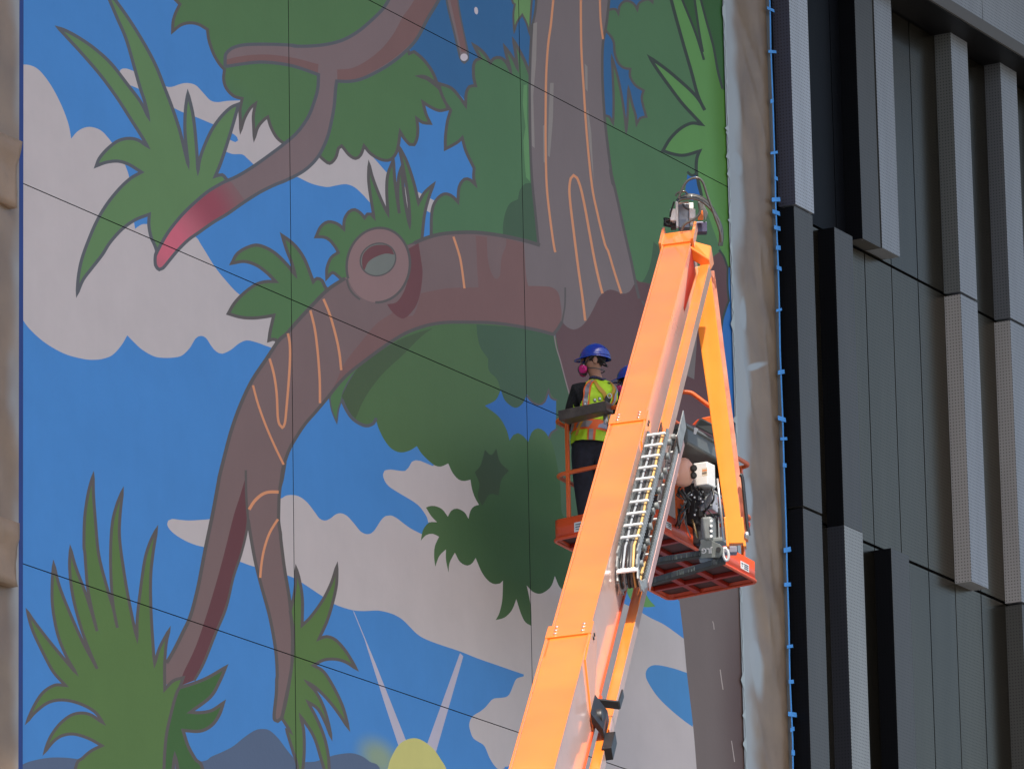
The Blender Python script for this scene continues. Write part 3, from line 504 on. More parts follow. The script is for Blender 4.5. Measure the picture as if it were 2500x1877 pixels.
for r in range(len(rows) - 1):
    for c in range(len(cols) - 1):
        x0, x1, z0, z1 = cols[c] + gp, cols[c + 1] - gp, rows[r] + 0.016, rows[r + 1] - 0.016
        if c == 0: x0 = cols[0]
        black = (c == 0) or (r == 6 and c in (2, 3)) or (r == 5 and c in (1,))  # black panels paint the soft shade and reflection beside the fins
        MB().abox(x0, x1, 0, 0.04, z0, z1).build('panel', m_navy if black else (m_base, m_base2, m_base3)[(c * 7 + r * 5 + c * r) % 3], fac)
MB().abox(53.445, 53.54, -0.012, 0.05, 0, 22.07).build('trim_strip', mat('trim_grey', rgb(92, 90, 88, FK), 0.7, var=0.05), fac)
FW, FD = 0.41, 0.19
def fin(x, z0, z1, m, side=None):
    """a folded perforated box that stands proud of the wall"""
    b = MB(); x1 = x + FW; t = 0.003
    b.abox(x, x1, -FD, -FD + t, z0, z1); b.abox(x1 - t, x1, -FD + t, -0.001, z0, z1)
    b.abox(x + t, x1 - t, -FD + t, -0.002, z0, z0 + t); b.abox(x + t, x1 - t, -FD + t, -0.002, z1 - t, z1)
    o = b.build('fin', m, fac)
    MB().abox(x, x + t, -FD + t, -0.001, z0, z1).build('side_panel', side or m, o)  # black sides have the shade and dark reflection painted in
    s = MB()
    for yy in (-FD + 0.03, -0.03): s.lathe((x + 0.05, yy, z0 - 0.004), (0, 0, 1), [(0, 0.008), (0.004, 0.008)], 8)
    s.build('screw', mat('screw_steel', (0.4, 0.4, 0.4), 0.4, metal=0.8), o)
G2 = 0.016
m_blue = perf('perforated_blue_grey', rgb(146, 150, 156, 1.55))
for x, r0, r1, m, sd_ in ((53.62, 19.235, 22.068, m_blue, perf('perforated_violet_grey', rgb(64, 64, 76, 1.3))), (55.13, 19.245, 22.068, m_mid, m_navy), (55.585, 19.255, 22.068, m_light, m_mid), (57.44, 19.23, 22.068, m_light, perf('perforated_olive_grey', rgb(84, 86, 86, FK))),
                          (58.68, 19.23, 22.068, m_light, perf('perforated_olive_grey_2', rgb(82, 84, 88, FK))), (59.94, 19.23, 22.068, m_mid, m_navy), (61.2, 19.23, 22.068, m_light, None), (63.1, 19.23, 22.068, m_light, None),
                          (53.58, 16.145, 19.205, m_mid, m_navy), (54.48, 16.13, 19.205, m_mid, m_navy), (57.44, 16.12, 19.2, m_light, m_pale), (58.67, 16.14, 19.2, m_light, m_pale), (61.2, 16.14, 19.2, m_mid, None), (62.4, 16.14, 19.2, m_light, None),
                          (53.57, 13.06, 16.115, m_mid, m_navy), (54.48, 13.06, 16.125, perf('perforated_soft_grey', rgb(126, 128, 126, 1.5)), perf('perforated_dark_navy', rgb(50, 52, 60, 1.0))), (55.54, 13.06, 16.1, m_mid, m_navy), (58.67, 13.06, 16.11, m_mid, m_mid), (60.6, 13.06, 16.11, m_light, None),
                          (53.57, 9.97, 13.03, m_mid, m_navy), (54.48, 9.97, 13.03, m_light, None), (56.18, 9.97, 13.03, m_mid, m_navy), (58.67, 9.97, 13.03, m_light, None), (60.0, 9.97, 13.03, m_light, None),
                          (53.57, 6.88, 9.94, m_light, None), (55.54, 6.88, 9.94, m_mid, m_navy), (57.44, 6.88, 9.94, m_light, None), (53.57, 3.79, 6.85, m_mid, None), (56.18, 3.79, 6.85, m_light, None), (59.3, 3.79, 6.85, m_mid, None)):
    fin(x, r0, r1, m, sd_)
MB().abox(53.5, 70, -0.455, 0.05, 22.068, 22.08).build('soffit', m_black, fac)
MB().abox(53.5, 70, -0.48, 0.05, 22.08, 22.215).build('soffit_fascia', mat('fascia_grey', rgb(84, 82, 80, 1.35), 0.6, var=0.04), fac)
for i in range(8):
    x0 = 53.5 if i == 0 else 57.66 + 2.09 * (i - 2); x1 = 57.66 + 2.09 * (i - 1)
    MB().abox(x0 + (0.006 if i else 0), x1 - 0.006, -0.47, 0.05, 22.222, 26.39).build('upper_panel', m_light, fac)

MB().abox(16, 96, 0.45 - (26.42 - 11.15) * (-S.y) / S.z - 0.45, 3.0, 26.42, 26.85).build('added_shade_canopy', conc, fac, bevel=0.02)  # unseen slab added overhead, sized to keep the sun off the wall

# ------------------------------------------------------------------ masking paper and tape
def paper_mat(name, left, bands, blobs=()):
    """kraft paper with white overspray bands: (x centre, half width) in metres"""
    m = bpy.data.materials.new(name); m.use_nodes = True; n = m.node_tree.nodes; l = m.node_tree.links; bs = n['Principled BSDF']
    bs.inputs['Roughness'].default_value = 0.36; bs.inputs['Specular IOR Level'].default_value = 0.6
    geo = n.new('ShaderNodeNewGeometry'); sp = n.new('ShaderNodeSeparateXYZ'); l.new(geo.outputs['Position'], sp.inputs[0])
    no = n.new('ShaderNodeTexNoise'); no.inputs['Scale'].default_value = 1.0; no.inputs['Detail'].default_value = 3
    mp = n.new('ShaderNodeMapping'); mp.inputs['Scale'].default_value = (1.2, 1, 0.9); l.new(geo.outputs['Position'], mp.inputs[0]); l.new(mp.outputs[0], no.inputs['Vector'])
    a = n.new('ShaderNodeMath'); a.operation = 'MULTIPLY_ADD'; a.inputs[1].default_value = -0.62; l.new(no.outputs[0], a.inputs[0]); l.new(sp.outputs[0], a.inputs[2])
    mr = n.new('ShaderNodeMapRange'); mr.interpolation_type = 'SMOOTHSTEP'
    mr.inputs[1].default_value = bands[0]; mr.inputs[2].default_value = bands[1]; mr.inputs[3].default_value = bands[2]; mr.inputs[4].default_value = bands[3]; l.new(a.outputs[0], mr.inputs[0])
    n3 = n.new('ShaderNodeTexNoise'); n3.inputs['Scale'].default_value = 2.2; n3.inputs['Detail'].default_value = 6; l.new(geo.outputs['Position'], n3.inputs['Vector'])
    cr = n.new('ShaderNodeValToRGB'); cr.color_ramp.elements[0].position = 0.3; cr.color_ramp.elements[0].color = rgb(99, 81, 64, FK); cr.color_ramp.elements[1].position = 0.7; cr.color_ramp.elements[1].color = rgb(120, 100, 79, FK)
    l.new(n3.outputs[0], cr.inputs[0])
    fac_ = mr.outputs[0]
    for (c0, rx_, rz_, an_) in blobs:
        w0 = W(*c0); v1 = n.new('ShaderNodeVectorMath'); v1.operation = 'SUBTRACT'; l.new(geo.outputs['Position'], v1.inputs[0]); v1.inputs[1].default_value = w0
        m1 = n.new('ShaderNodeVectorRotate'); m1.rotation_type = 'Y_AXIS'; m1.inputs['Angle'].default_value = math.radians(an_); l.new(v1.outputs[0], m1.inputs[0])
        v2 = n.new('ShaderNodeVectorMath'); v2.operation = 'MULTIPLY'; l.new(m1.outputs[0], v2.inputs[0]); v2.inputs[1].default_value = (1 / rx_, 0, 1 / rz_)
        v3 = n.new('ShaderNodeVectorMath'); v3.operation = 'LENGTH'; l.new(v2.outputs[0], v3.inputs[0])
        r1 = n.new('ShaderNodeMapRange'); r1.interpolation_type = 'SMOOTHSTEP'; r1.inputs[1].default_value = 0.45; r1.inputs[2].default_value = 1.0; r1.inputs[3].default_value = 0.9; r1.inputs[4].default_value = 0; l.new(v3.outputs['Value'], r1.inputs[0])
        mxm = n.new('ShaderNodeMath'); mxm.operation = 'MAXIMUM'; l.new(fac_, mxm.inputs[0]); l.new(r1.outputs[0], mxm.inputs[1]); fac_ = mxm.outputs[0]
    rt = n.new('ShaderNodeTexNoise'); rt.noise_type = 'RIDGED_MULTIFRACTAL'; rt.inputs['Scale'].default_value = 1.3; rt.inputs['Detail'].default_value = 5; rt.inputs['Roughness'].default_value = 0.45; rt.inputs['Distortion'].default_value = 0.6
    mpr = n.new('ShaderNodeMapping'); mpr.inputs['Scale'].default_value = (1.8, 1, 0.8); mpr.inputs['Rotation'].default_value = (0, 0.5, 0); l.new(geo.outputs['Position'], mpr.inputs[0]); l.new(mpr.outputs[0], rt.inputs['Vector'])
    bpp = n.new('ShaderNodeBump'); bpp.inputs['Strength'].default_value = 0.35; bpp.inputs['Distance'].default_value = 0.03; l.new(rt.outputs[0], bpp.inputs['Height']); l.new(bpp.outputs[0], bs.inputs['Normal'])
    mx = n.new('ShaderNodeMix'); mx.data_type = 'RGBA'; l.new(fac_, mx.inputs[0]); l.new(cr.outputs[0], mx.inputs[6]); mx.inputs[7].default_value = rgb(140, 146, 148, FK)
    l.new(mx.outputs[2], bs.inputs['Base Color'])
    return m
def sheet(name, x0, x1, z0, z1, y, amp, m, parent=None, nx=14, seed=3, edge=0.0):
    from mathutils import noise
    nz = int((z1 - z0) / 0.09); v = []; f = []
    for j in range(nz + 1):
        for i in range(nx + 1):
            u = i / nx; x = x0 + (x1 - x0) * u; z = z0 + (z1 - z0) * j / nz
            q = Vector((x * 2.2 + z * 0.9 + seed, z * 0.55 - x * 0.7, seed * 1.7))
            h = 1 - abs(noise.noise(q) * 1.6); w2 = 1 - abs(noise.noise(q * 2.7 + Vector((5, 2, 1)))) * 1.3
            e = min(1, u * 3.5, (1 - u) * 6)
            xx = x + (edge * noise.noise(Vector((z * 6, seed, 0))) if i == 0 else 0)
            v.append((xx, y - amp * e * (0.7 * h ** 3 + 0.3 * w2 ** 3), z))
    for j in range(nz):
        for i in range(nx):
            a = j * (nx + 1) + i; f.append((a, a + 1, a + nx + 2, a + nx + 1))
    me = bpy.data.meshes.new(name); me.from_pydata(v, [], f)
    o = link(name, me, m, parent, smooth=True)
    return o
mask = empty('masking_sheet', (53.0, -0.01, 3.7), 'wrinkled brown masking paper edged with white overspray, between the mural and the dark facade', 'masking paper')
sheet('paper', 52.50, 53.45, 3.7, 26.0, -0.012, 0.035, paper_mat('kraft_paper_right', 0, (52.30, 52.52, 0.85, 0), (((1834, 896), 0.36, 0.045, 20), ((1792, 400), 0.20, 0.22, 0), ((1838, 1620), 0.20, 0.42, 15), ((1808, 770), 0.12, 0.25, 0), ((1820, 1215), 0.14, 0.3, 0))), mask, 22, 3)
MB().abox(52.665, 53.44, -0.004, 0.06, 0, 26.0).build('wall_strip', conc, mural)
# ragged white edge where the mural paint stops
v = []; f = []; z = 3.8; k = 0; pts = []
while z < 26:
    pts.append((52.50 + rnd.choice([-0.035, 0.0, 0.015, 0.022, 0.026, 0.03, 0.03]) + rnd.uniform(-0.012, 0.012), z)); z += rnd.uniform(0.015, 0.10)
b = MB()
for (xa, za), (xb, zb) in zip(pts, pts[1:]):
    b.add([(xa, -0.0175, za), (52.545, -0.0175, za), (52.545, -0.0175, zb), (xb, -0.0175, zb)], [(0, 1, 2, 3)])
b.build('torn_edge', mat('overspray_white', rgb(150, 158, 158, FK), 0.6, var=0.12, vscale=5), mask)
blue = mat('blue_tape', rgb(66, 128, 196, 1.8), 0.55, var=0.1, vscale=8)
b = MB(); z = 3.7; px_ = 53.452
while z < 26:
    nz = z + rnd.uniform(0.3, 0.7); nx_ = 53.45 + rnd.uniform(-0.012, 0.012); w0 = 0.013
    b.hexa([(px_ - w0, -0.056, z), (px_ + w0, -0.056, z), (px_ + w0, -0.053, z), (px_ - w0, -0.053, z)], [(nx_ - w0, -0.056, nz), (nx_ + w0, -0.056, nz), (nx_ + w0, -0.053, nz), (nx_ - w0, -0.053, nz)])
    z, px_ = nz, nx_
b.build('tape_line', blue, mask)
for yy in (15, 118, 241, 367, 428, 481, 513, 550, 598, 647, 750, 900, 1016, 1063, 1128, 1335, 1421, 1572, 1658, 1738, 1775, 1832):
    xx = np.interp(yy, [0, 380, 600, 900, 1277, 1877], [1866, 1878.7, 1886, 1890, 1905, 1926]); p = W(xx, yy, 0.06); h = 0.020 * rnd.uniform(0.6, 1.3); w_ = rnd.uniform(0.035, 0.095); t_ = w_ * 0.2 + rnd.uniform(-0.012, 0.012)
    p.x = 53.445 + rnd.uniform(-0.03, 0.02); b = MB(); b.hexa([(p.x - w_, -0.066, p.z - h - t_), (p.x + w_, -0.066, p.z - h + t_), (p.x + w_, -0.062, p.z - h + t_), (p.x - w_, -0.062, p.z - h - t_)], [(p.x - w_, -0.066, p.z + h - t_), (p.x + w_ * 0.9, -0.066, p.z + h + t_), (p.x + w_ * 0.9, -0.062, p.z + h + t_), (p.x - w_, -0.062, p.z + h - t_)])
    b.build('tape_tab', blue, mask)
# left side: wrapped pilaster
pil = empty('wrapped_pilaster', (39.0, 0, 3.7), 'brown paper wrapped pilaster with two bulging ledges left of the mural', 'masking paper')
MB().abox(36.0, 39.93, 0.004, 0.5, 0, 26.0).build('pilaster_core', conc, pil)
sheet('paper', 36.0, 39.955, 3.7, 26.0, -0.05, 0.07, paper_mat('kraft_paper_left', 0, (39.50, 39.74, 0, 0.7)), pil, 60, 9)
MB().abox(39.94, 40.082, -0.006, 0.05, 3.7, 25.3).build('blue_edge', mat('edge_blue_paint', rgb(20, 50, 112, 1.4), 0.5, var=0.15, vscale=3), pil)
for (z0, z1) in ((15.80, 16.35), (12.72, 13.22)):
    from mathutils import noise
    n1, n2 = 70, 16; v = []; f = []
    for i in range(n1 + 1):
        x = 37.0 + (39.83 - 37.0) * i / n1
        for j in range(n2 + 1):
            t = j / n2
            if t < 0.25: y, z = -0.02 - 0.09 * (t / 0.25), z1
            elif t < 0.75: y, z = -0.11, z1 + (z0 - z1) * (t - 0.25) * 2
            else: y, z = -0.11 + 0.09 * ((t - 0.75) / 0.25), z0
            q = Vector((x * 3.2 + z * 5.0, z * 1.7 - x * 3, z0)); w_ = (0.5 - abs(noise.noise(q))) * 0.05 + (0.5 - abs(noise.noise(q * 2.6))) * 0.03 - 0.03
            band = 0.035 if 0.25 <= t <= 0.40 else 0.0
            v.append((x, y + w_ * 0.8 - band, z + w_ * 0.35))
    for i in range(n1):
        for j in range(n2): a = i * (n2 + 1) + j; f.append((a, a + 1, a + n2 + 2, a + n2 + 1))
    k = len(v); f.append(tuple(n1 * (n2 + 1) + j for j in range(n2 + 1)))
    me = bpy.data.meshes.new('wrapped_ledge'); me.from_pydata(v, [], f); link('wrapped_ledge', me, mat('kraft_ledge', rgb(128, 108, 90, FK), 0.55, var=0.14, vscale=3, bump=0.4, bscale=9), pil, smooth=True)

# ------------------------------------------------------------------ boom lift
m_or = mat('orange_paint', (0.90, 0.215, 0.018), 0.32, coat=0.9, var=0.10, vscale=1.7, stretch=(1, 1, 1), bump=0.05, bscale=3.0)
bm__ = m_or.node_tree.nodes['Principled BSDF']; bm__.inputs['Sheen Weight'].default_value = 0.18; bm__.inputs['Sheen Roughness'].default_value = 0.35
m_side = mat('orange_side_glare', (0.66, 0.36, 0.27), 0.28, coat=0.8, var=0.18, vscale=1.2, bump=0.04, bscale=4); bm__ = m_side.node_tree.nodes['Principled BSDF']; bm__.inputs['Sheen Weight'].default_value = 0.12; bm__.inputs['Sheen Roughness'].default_value = 0.3  # paler orange: the glare on the side faces is put into the colour
m_orj = mat('orange_paint_jib', (0.98, 0.27, 0.012), 0.42, coat=0.3, var=0.08, vscale=2.5)
m_red = mat('red_orange_paint', (0.72, 0.075, 0.014), 0.45, coat=0.3, var=0.16, vscale=2.0)
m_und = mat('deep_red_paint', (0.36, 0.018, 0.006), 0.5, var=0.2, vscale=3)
m_blk = mat('black_steel', (0.014, 0.014, 0.015), 0.42, var=0.4, vscale=9)
m_rub = mat('black_rubber', (0.022, 0.021, 0.02), 0.4, coat=0.3)
m_stl = mat('bare_steel', (0.62, 0.62, 0.6), 0.3, metal=0.85)
m_alu = mat('white_aluminium', (0.82, 0.82, 0.8), 0.4, metal=0.2)
m_gry = mat('grey_cast_metal', (0.20, 0.215, 0.21), 0.5, var=0.25, vscale=8)
m_wht = mat('white_enamel', (0.78, 0.77, 0.74), 0.45, var=0.06, vscale=9)
m_lnk = mat('track_link_grey', (0.30, 0.315, 0.31), 0.45, metal=0.3, var=0.25, vscale=12)
DB = 41.0
def dep(y): return 1 / (1 / 54.5 + (y - 571) / (1877 - 571) * (1 / DB - 1 / 54.5))
A0 = P(1692, 571, 54.5); A1 = P(1349, 1877, DB); AX = (A0 - A1).normalized(); ULEN = (A0 - A1).length
S0 = AX.cross(Vector((0, 0, 1))).normalized(); T0 = S0.cross(AX); RHO = math.radians(4.6)
SV = (math.cos(RHO) * S0 + math.sin(RHO) * T0).normalized(); TV = (-math.sin(RHO) * S0 + math.cos(RHO) * T0).normalized()
def BP(u, ds=0.0, dt=0.0): return A1 + AX * u + SV * ds + TV * dt
lift = empty('boom_lift', (24.0, -12.0, 0), 'orange telescopic boom lift with a hose track and a work platform up at the mural', 'boom lift')
def section(name, u0, u1, w, d, off, parent=lift):
    t = 0.012; b = MB()
    def ring(u): return [BP(u, off, off), BP(u, off - w, off), BP(u, off - w, off - d), BP(u, off, off - d)]
    b.hexa(ring(u0), ring(u1))
    o = b.build(name, m_or, parent, bevel=0.012)
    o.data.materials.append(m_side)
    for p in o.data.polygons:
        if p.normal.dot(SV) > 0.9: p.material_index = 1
    # rolled lips along both edges of the top plate
    for q in (off - w - 0.004, off - 0.002):
        MB().bar(BP(u0, q, off + 0.003), BP(u1, q, off + 0.003), SV * 0.006, TV * 0.005).build('edge_lip', m_or, o)
    MB().bar(BP(u0, off + 0.005, off - d + 0.012), BP(u1, off + 0.005, off - d + 0.012), SV * 0.007, TV * 0.012).build('bottom_flange', m_red, o)
    return o
bs_ = section('base_boom', -14.0, 2.86, 0.300, 0.50, 0.016)
ms_ = section('mid_boom', 2.4, 8.30, 0.272, 0.47, 0.008)
fs_ = section('fly_boom', 7.9, ULEN - 0.02, 0.243, 0.42, 0.0)
def collar(u, w, d, off, parent, L=0.26):
    b = MB(); th = 0.014; o2 = off + th
    def r(u_, x0, x1, y0, y1): return [BP(u_, x1, y1), BP(u_, x0, y1), BP(u_, x0, y0), BP(u_, x1, y0)]
    b.hexa(r(u, off - w - th, o2, off, o2), r(u + L, off - w - th, o2, off, o2))
    o = b.build('collar_plate', m_or, parent, bevel=0.004)
    MB().hexa([BP(u - 0.5, off, off - 0.02), BP(u + L, off, off + th), BP(u + L, off, off - 0.13), BP(u - 0.7, off, off - d)],
              [BP(u - 0.5, o2, off - 0.02), BP(u + L, o2, off + th), BP(u + L, o2, off - 0.13), BP(u - 0.7, o2, off - d)]).build('gusset', m_or, parent, bevel=0.003)
    for q in (0.05, w - 0.055):
        for k in range(3):
            MB().lathe(BP(u + 0.05 + 0.075 * k, off - q, o2), TV, [(0, 0.012), (0.01, 0.012), (0.012, 0.008)], 8).build('bolt', m_stl, o)
    for k in range(2):
        MB().lathe(BP(u + 0.06 + 0.08 * k, o2, off - 0.05), SV, [(0, 0.014), (0.008, 0.014)], 8).build('bolt', m_blk, o)
collar(2.80, 0.300, 0.50, 0.016, bs_)
collar(8.20, 0.272, 0.47, 0.008, ms_)
# fly end: raised plate, clevis and the cross bracket
MB().hexa([BP(ULEN - 0.30, 0.012, 0.0), BP(ULEN - 0.30, -0.255, 0.0), BP(ULEN - 0.30, -0.255, 0.018), BP(ULEN - 0.30, 0.012, 0.018)],
          [BP(ULEN + 0.06, 0.012, 0.004), BP(ULEN + 0.06, -0.255, 0.004), BP(ULEN + 0.06, -0.255, 0.022), BP(ULEN + 0.06, 0.012, 0.022)]).build('end_plate', m_or, fs_, bevel=0.004)
MB().bar(BP(ULEN - 0.35, -0.262, 0.005), BP(ULEN + 0.14, -0.262, 0.02), SV * 0.012, TV * 0.04).build('clevis_plate', m_or, fs_, bevel=0.004)
MB().bar(BP(ULEN - 0.35, 0.02, 0.005), BP(ULEN + 0.14, 0.02, 0.03), SV * 0.012, TV * 0.045).build('clevis_plate', m_or, fs_, bevel=0.004)
MB().hexa([BP(ULEN - 1.7, 0.003, -0.20), BP(ULEN - 1.7, 0.003, -0.235), BP(ULEN - 1.7, 0.005, -0.235), BP(ULEN - 1.7, 0.005, -0.20)], [BP(ULEN - 0.33, 0.003, -0.03), BP(ULEN - 0.33, 0.003, -0.28), BP(ULEN - 0.33, 0.005, -0.28), BP(ULEN - 0.33, 0.005, -0.03)]).build('side_shade_patch', m_und, fs_)  # thin dark red plate that paints the shade near the fly tip
# side tube that carries the hoses
def boxtube(name, u0, u1, ds, dt, w, d, mt, parent, bevel=0.006):
    return MB().bar(BP(u0, ds + w / 2, dt - d / 2), BP(u1, ds + w / 2, dt - d / 2), SV * (w / 2), TV * (d / 2)).build(name, mt, parent, bevel=bevel)
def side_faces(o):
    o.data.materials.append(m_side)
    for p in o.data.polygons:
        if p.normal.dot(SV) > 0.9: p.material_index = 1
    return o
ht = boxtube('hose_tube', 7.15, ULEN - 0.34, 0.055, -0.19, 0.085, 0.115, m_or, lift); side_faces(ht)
MB().hexa([BP(ULEN - 0.38, 0.0, -0.02), BP(ULEN - 0.38, 0.0, -0.14), BP(ULEN - 0.38, 0.145, -0.25), BP(ULEN - 0.38, 0.145, -0.15)],
          [BP(ULEN - 0.22, 0.0, -0.0), BP(ULEN - 0.22, 0.0, -0.16), BP(ULEN - 0.22, 0.165, -0.24), BP(ULEN - 0.22, 0.165, -0.07)]).build('tip_bracket', m_or, lift, bevel=0.01)
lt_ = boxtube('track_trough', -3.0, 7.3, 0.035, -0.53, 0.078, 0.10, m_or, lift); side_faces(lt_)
for u in (1.12, 0.86):
    MB().bar(BP(u, 0.02, -0.50), BP(u, 0.10, -0.56), AX * 0.05, TV * 0.035).build('clamp', m_red, lt_, bevel=0.004)
# black roller guide on the trough
rg_ = MB(); rg_.bar(BP(2.28, 0.03, -0.36), BP(2.28, 0.10, -0.49), AX * 0.20, TV * 0.04)
rg_.bar(BP(2.55, 0.0, -0.40), BP(2.60, 0.17, -0.46), AX * 0.012, TV * 0.03)
rg_.bar(BP(2.60, 0.17, -0.46), BP(2.86, 0.175, -0.46), SV * 0.006, TV * 0.03)
rg_.bar(BP(2.60, 0.0, -0.40), BP(2.80, -0.005, -0.38), SV * 0.006, TV * 0.03)
rg_.bar(BP(1.86, 0.13, -0.56), BP(2.2, 0.13, -0.56), SV * 0.035, TV * 0.045)
rg_.lathe(BP(2.25, 0.03, -0.42), SV, [(0, 0.06), (0.06, 0.06)], 14)
rg_.build('roller_guide', m_blk, lift, bevel=0.004)
MB().bar(BP(2.22, 0.118, -0.52), BP(2.42, 0.122, -0.50), SV * 0.006, TV * 0.02).build('tab', m_or, lift, bevel=0.003)

# cable track: upper run, bend and lower run
TL, TR = 0.035, 0.185; U_TOP, U_BOT, D_UP, D_LO = 8.12, 5.12, -0.075, -0.355
RB = (D_UP - D_LO) / 2; DM = (D_UP + D_LO) / 2
path = []
u = U_TOP
while u > U_BOT: path.append((u, D_UP, 0)); u -= 0.075
for k in range(0, 7): path.append((U_BOT - 0.38 * math.sin(math.pi * k / 6), DM + RB * math.cos(math.pi * k / 6), 1))
u = U_BOT + 0.075
while u < 8.95: path.append((u, D_LO, 2)); u += 0.075
track = empty('cable_track', BP(6.0, 0.1, -0.2), 'x', 'x'); del track['label']; del track['category']
track.parent = lift; track.matrix_parent_inverse = Matrix.Translation(-wloc(lift))
for ds in (TL, TR):
    b = MB()
    for (ua, da, _), (ub, db, _) in zip(path, path[1:]):
        pa, pb = BP(ua, ds, da), BP(ub, ds, db); dirv = (pb - pa).normalized(); nv = SV.cross(dirv)
        b.bar(pa + nv * 0.012, pb - nv * 0.012 + dirv * 0.01, SV * 0.006, nv * 0.032)
        b.lathe(pa - SV * 0.0075, SV, [(0, 0.012), (0.015, 0.012)], 6)
    b.build('link_chain', m_lnk, track)
k = 0
for i, (ua, da, z) in enumerate(path):
    if i % 4 == 2 and z in (0, 1) or (z == 2 and i % 6 == 1):
        nv = TV * (0.028 if z == 0 else (0.0 if z == 1 else 0.0)) + (AX * -0.03 if z == 1 else AX * 0)
        w_ = 0.020 if z == 0 else (0.05 if z == 1 and i % 4 == 2 else 0.014)
        MB().bar(BP(ua, TL, da) + nv, BP(ua, TR, da) + nv, AX * w_ * 0.9, TV * 0.007).build('cross_bar', m_alu, track, bevel=0.003)
for j, (q, r_, mt) in enumerate(((0.055, 0.0105, m_rub), (0.075, 0.010, mat('pale_hose', (0.34, 0.36, 0.38), 0.35)), (0.102, 0.013, m_rub), (0.125, 0.012, mat('grey_hose', (0.10, 0.10, 0.10), 0.45)), (0.148, 0.0105, mat('yellow_hose', (0.66, 0.42, 0.16), 0.45)), (0.168, 0.009, m_rub))):
    pts = [BP(u_, q + 0.004 * math.sin(u_ * 5 + j), d_ - (0.010 if z == 0 else -0.010 if z == 2 else 0)) for (u_, d_, z) in (path[:-44] if j in (1, 4) else path)[::2]]
    MB().tube(pts, r_, 6).build('hose', mt, track)
for i in range(12):
    u_ = 5.25 + i * 0.31; q = 0.125; b = MB().lathe(BP(u_, q, D_LO + 0.10 + 0.03 * math.sin(i * 2.1)), SV, [(0, 0.028), (0.05, 0.028)], 8).build('roller', m_gry, track)
MB().bar(BP(5.2, TR + 0.01, -0.425), BP(9.02, TR + 0.01, -0.425), SV * 0.003, TV * 0.036).build('guide_rail', mat('pale_red_enamel', (0.58, 0.36, 0.33), 0.4, coat=0.5), track)
MB().bar(BP(8.55, TR + 0.02, -0.31), BP(9.25, TR + 0.02, -0.31), SV * 0.004, TV * 0.075).build('end_bracket', m_lnk, track, bevel=0.004)

MB().bar(BP(5.2, 0.09, -0.215), BP(8.6, 0.09, -0.215), SV * 0.004, TV * 0.085).build('inner_guard', m_blk, track)
# the tip: valve block, lamps and the hose loops
PT = lambda x, y, dd=0.0: P(x, y, 54.7 + dd)
Rv = (PT(1700, 520) - PT(1600, 520)).normalized(); Vv = Vector((-CAM.x + PT(1650, 520).x, -CAM.y + PT(1650, 520).y, 0)).normalized(); Zv = Vector((0, 0, 1))
def pbox(name, x0, y0, x1, y1, d, th, mt, parent, bevel=0.006, dd=0.0, yaw=0.0, seg=2):
    """upright box whose front fills a photo rectangle at depth d"""
    c = P((x0 + x1) / 2, (y0 + y1) / 2, d); w_ = (x1 - x0) / F * d / 2; h_ = (y1 - y0) / F * d / 2 / 0.967
    r_ = Vector((Rv.x, Rv.y, 0)).normalized(); v_ = Vector((-r_.y, r_.x, 0))
    r2 = r_ * math.cos(yaw) - v_ * math.sin(yaw); v2 = v_ * math.cos(yaw) + r_ * math.sin(yaw)
    return MB().box(c + v2 * th / 2, r2 * w_, v2 * (th / 2), Zv * h_).build(name, mt, parent, bevel=bevel, seg=seg)
head = pbox('tip_casting', 1656, 496, 1684, 556, 54.75, 0.10, mat('tip_grey_plate', (0.17, 0.17, 0.19), 0.3, metal=0.5), lift)
for (x0, y0, x1, y1, mt, dd, th) in ((1636, 509, 1650, 538, m_wht, -0.02, 0.10), (1683, 509, 1698, 533, m_wht, -0.04, 0.10), (1682, 494, 1693, 508, m_wht, 0.0, 0.06), (1650, 491, 1656, 553, m_wht, 0.0, 0.06), (1685, 533, 1692, 549, m_wht, 0.0, 0.05),
                                      (1638, 538, 1652, 556, mat('brown_plate', (0.07, 0.045, 0.03), 0.5), 0.05, 0.08), (1700, 541, 1726, 566, mat('violet_grey_cylinder', (0.10, 0.09, 0.15), 0.35, metal=0.4), 0.1, 0.1)):
    pbox('bracket' if mt is not m_wht else 'white_block', x0, y0, x1, y1, 54.72 + dd, th, mt, head, 0.005)
MB().hexa([PT(1704, 492, .1), PT(1716, 494, .1), PT(1729, 521, .12), PT(1722, 540, .12)], [PT(1704, 492, .25), PT(1716, 494, .25), PT(1729, 521, .27), PT(1722, 540, .27)]).build('pivot_lug', m_gry, head, bevel=0.006)
MB().hexa([PT(1706, 515, .0), PT(1716, 513, .0), PT(1718, 537, .0), PT(1703, 538, .0)], [PT(1706, 515, .1), PT(1716, 513, .1), PT(1718, 537, .1), PT(1703, 538, .1)]).build('pivot_pin_guard', m_or, head, bevel=0.006)
def htube(pts, r, mt=m_rub, dd=-0.08, parent=head, name='hose', n=7):
    return MB().tube(smooth_pts([PT(p[0], p[1], dd + (p[2] if len(p) > 2 else 0)) for p in pts], 7), r, n).build(name, mt, parent)
m_hz = mat('hose_olive_grey', (0.085, 0.08, 0.07), 0.28, coat=0.7)
htube([(1656, 484), (1661, 472), (1669, 454), (1679, 441), (1693, 434.5), (1706, 435), (1716, 445), (1722, 462), (1729, 484), (1738, 508), (1747, 533), (1754, 552), (1760, 575), (1761, 592)], 0.011, m_hz, -0.14)
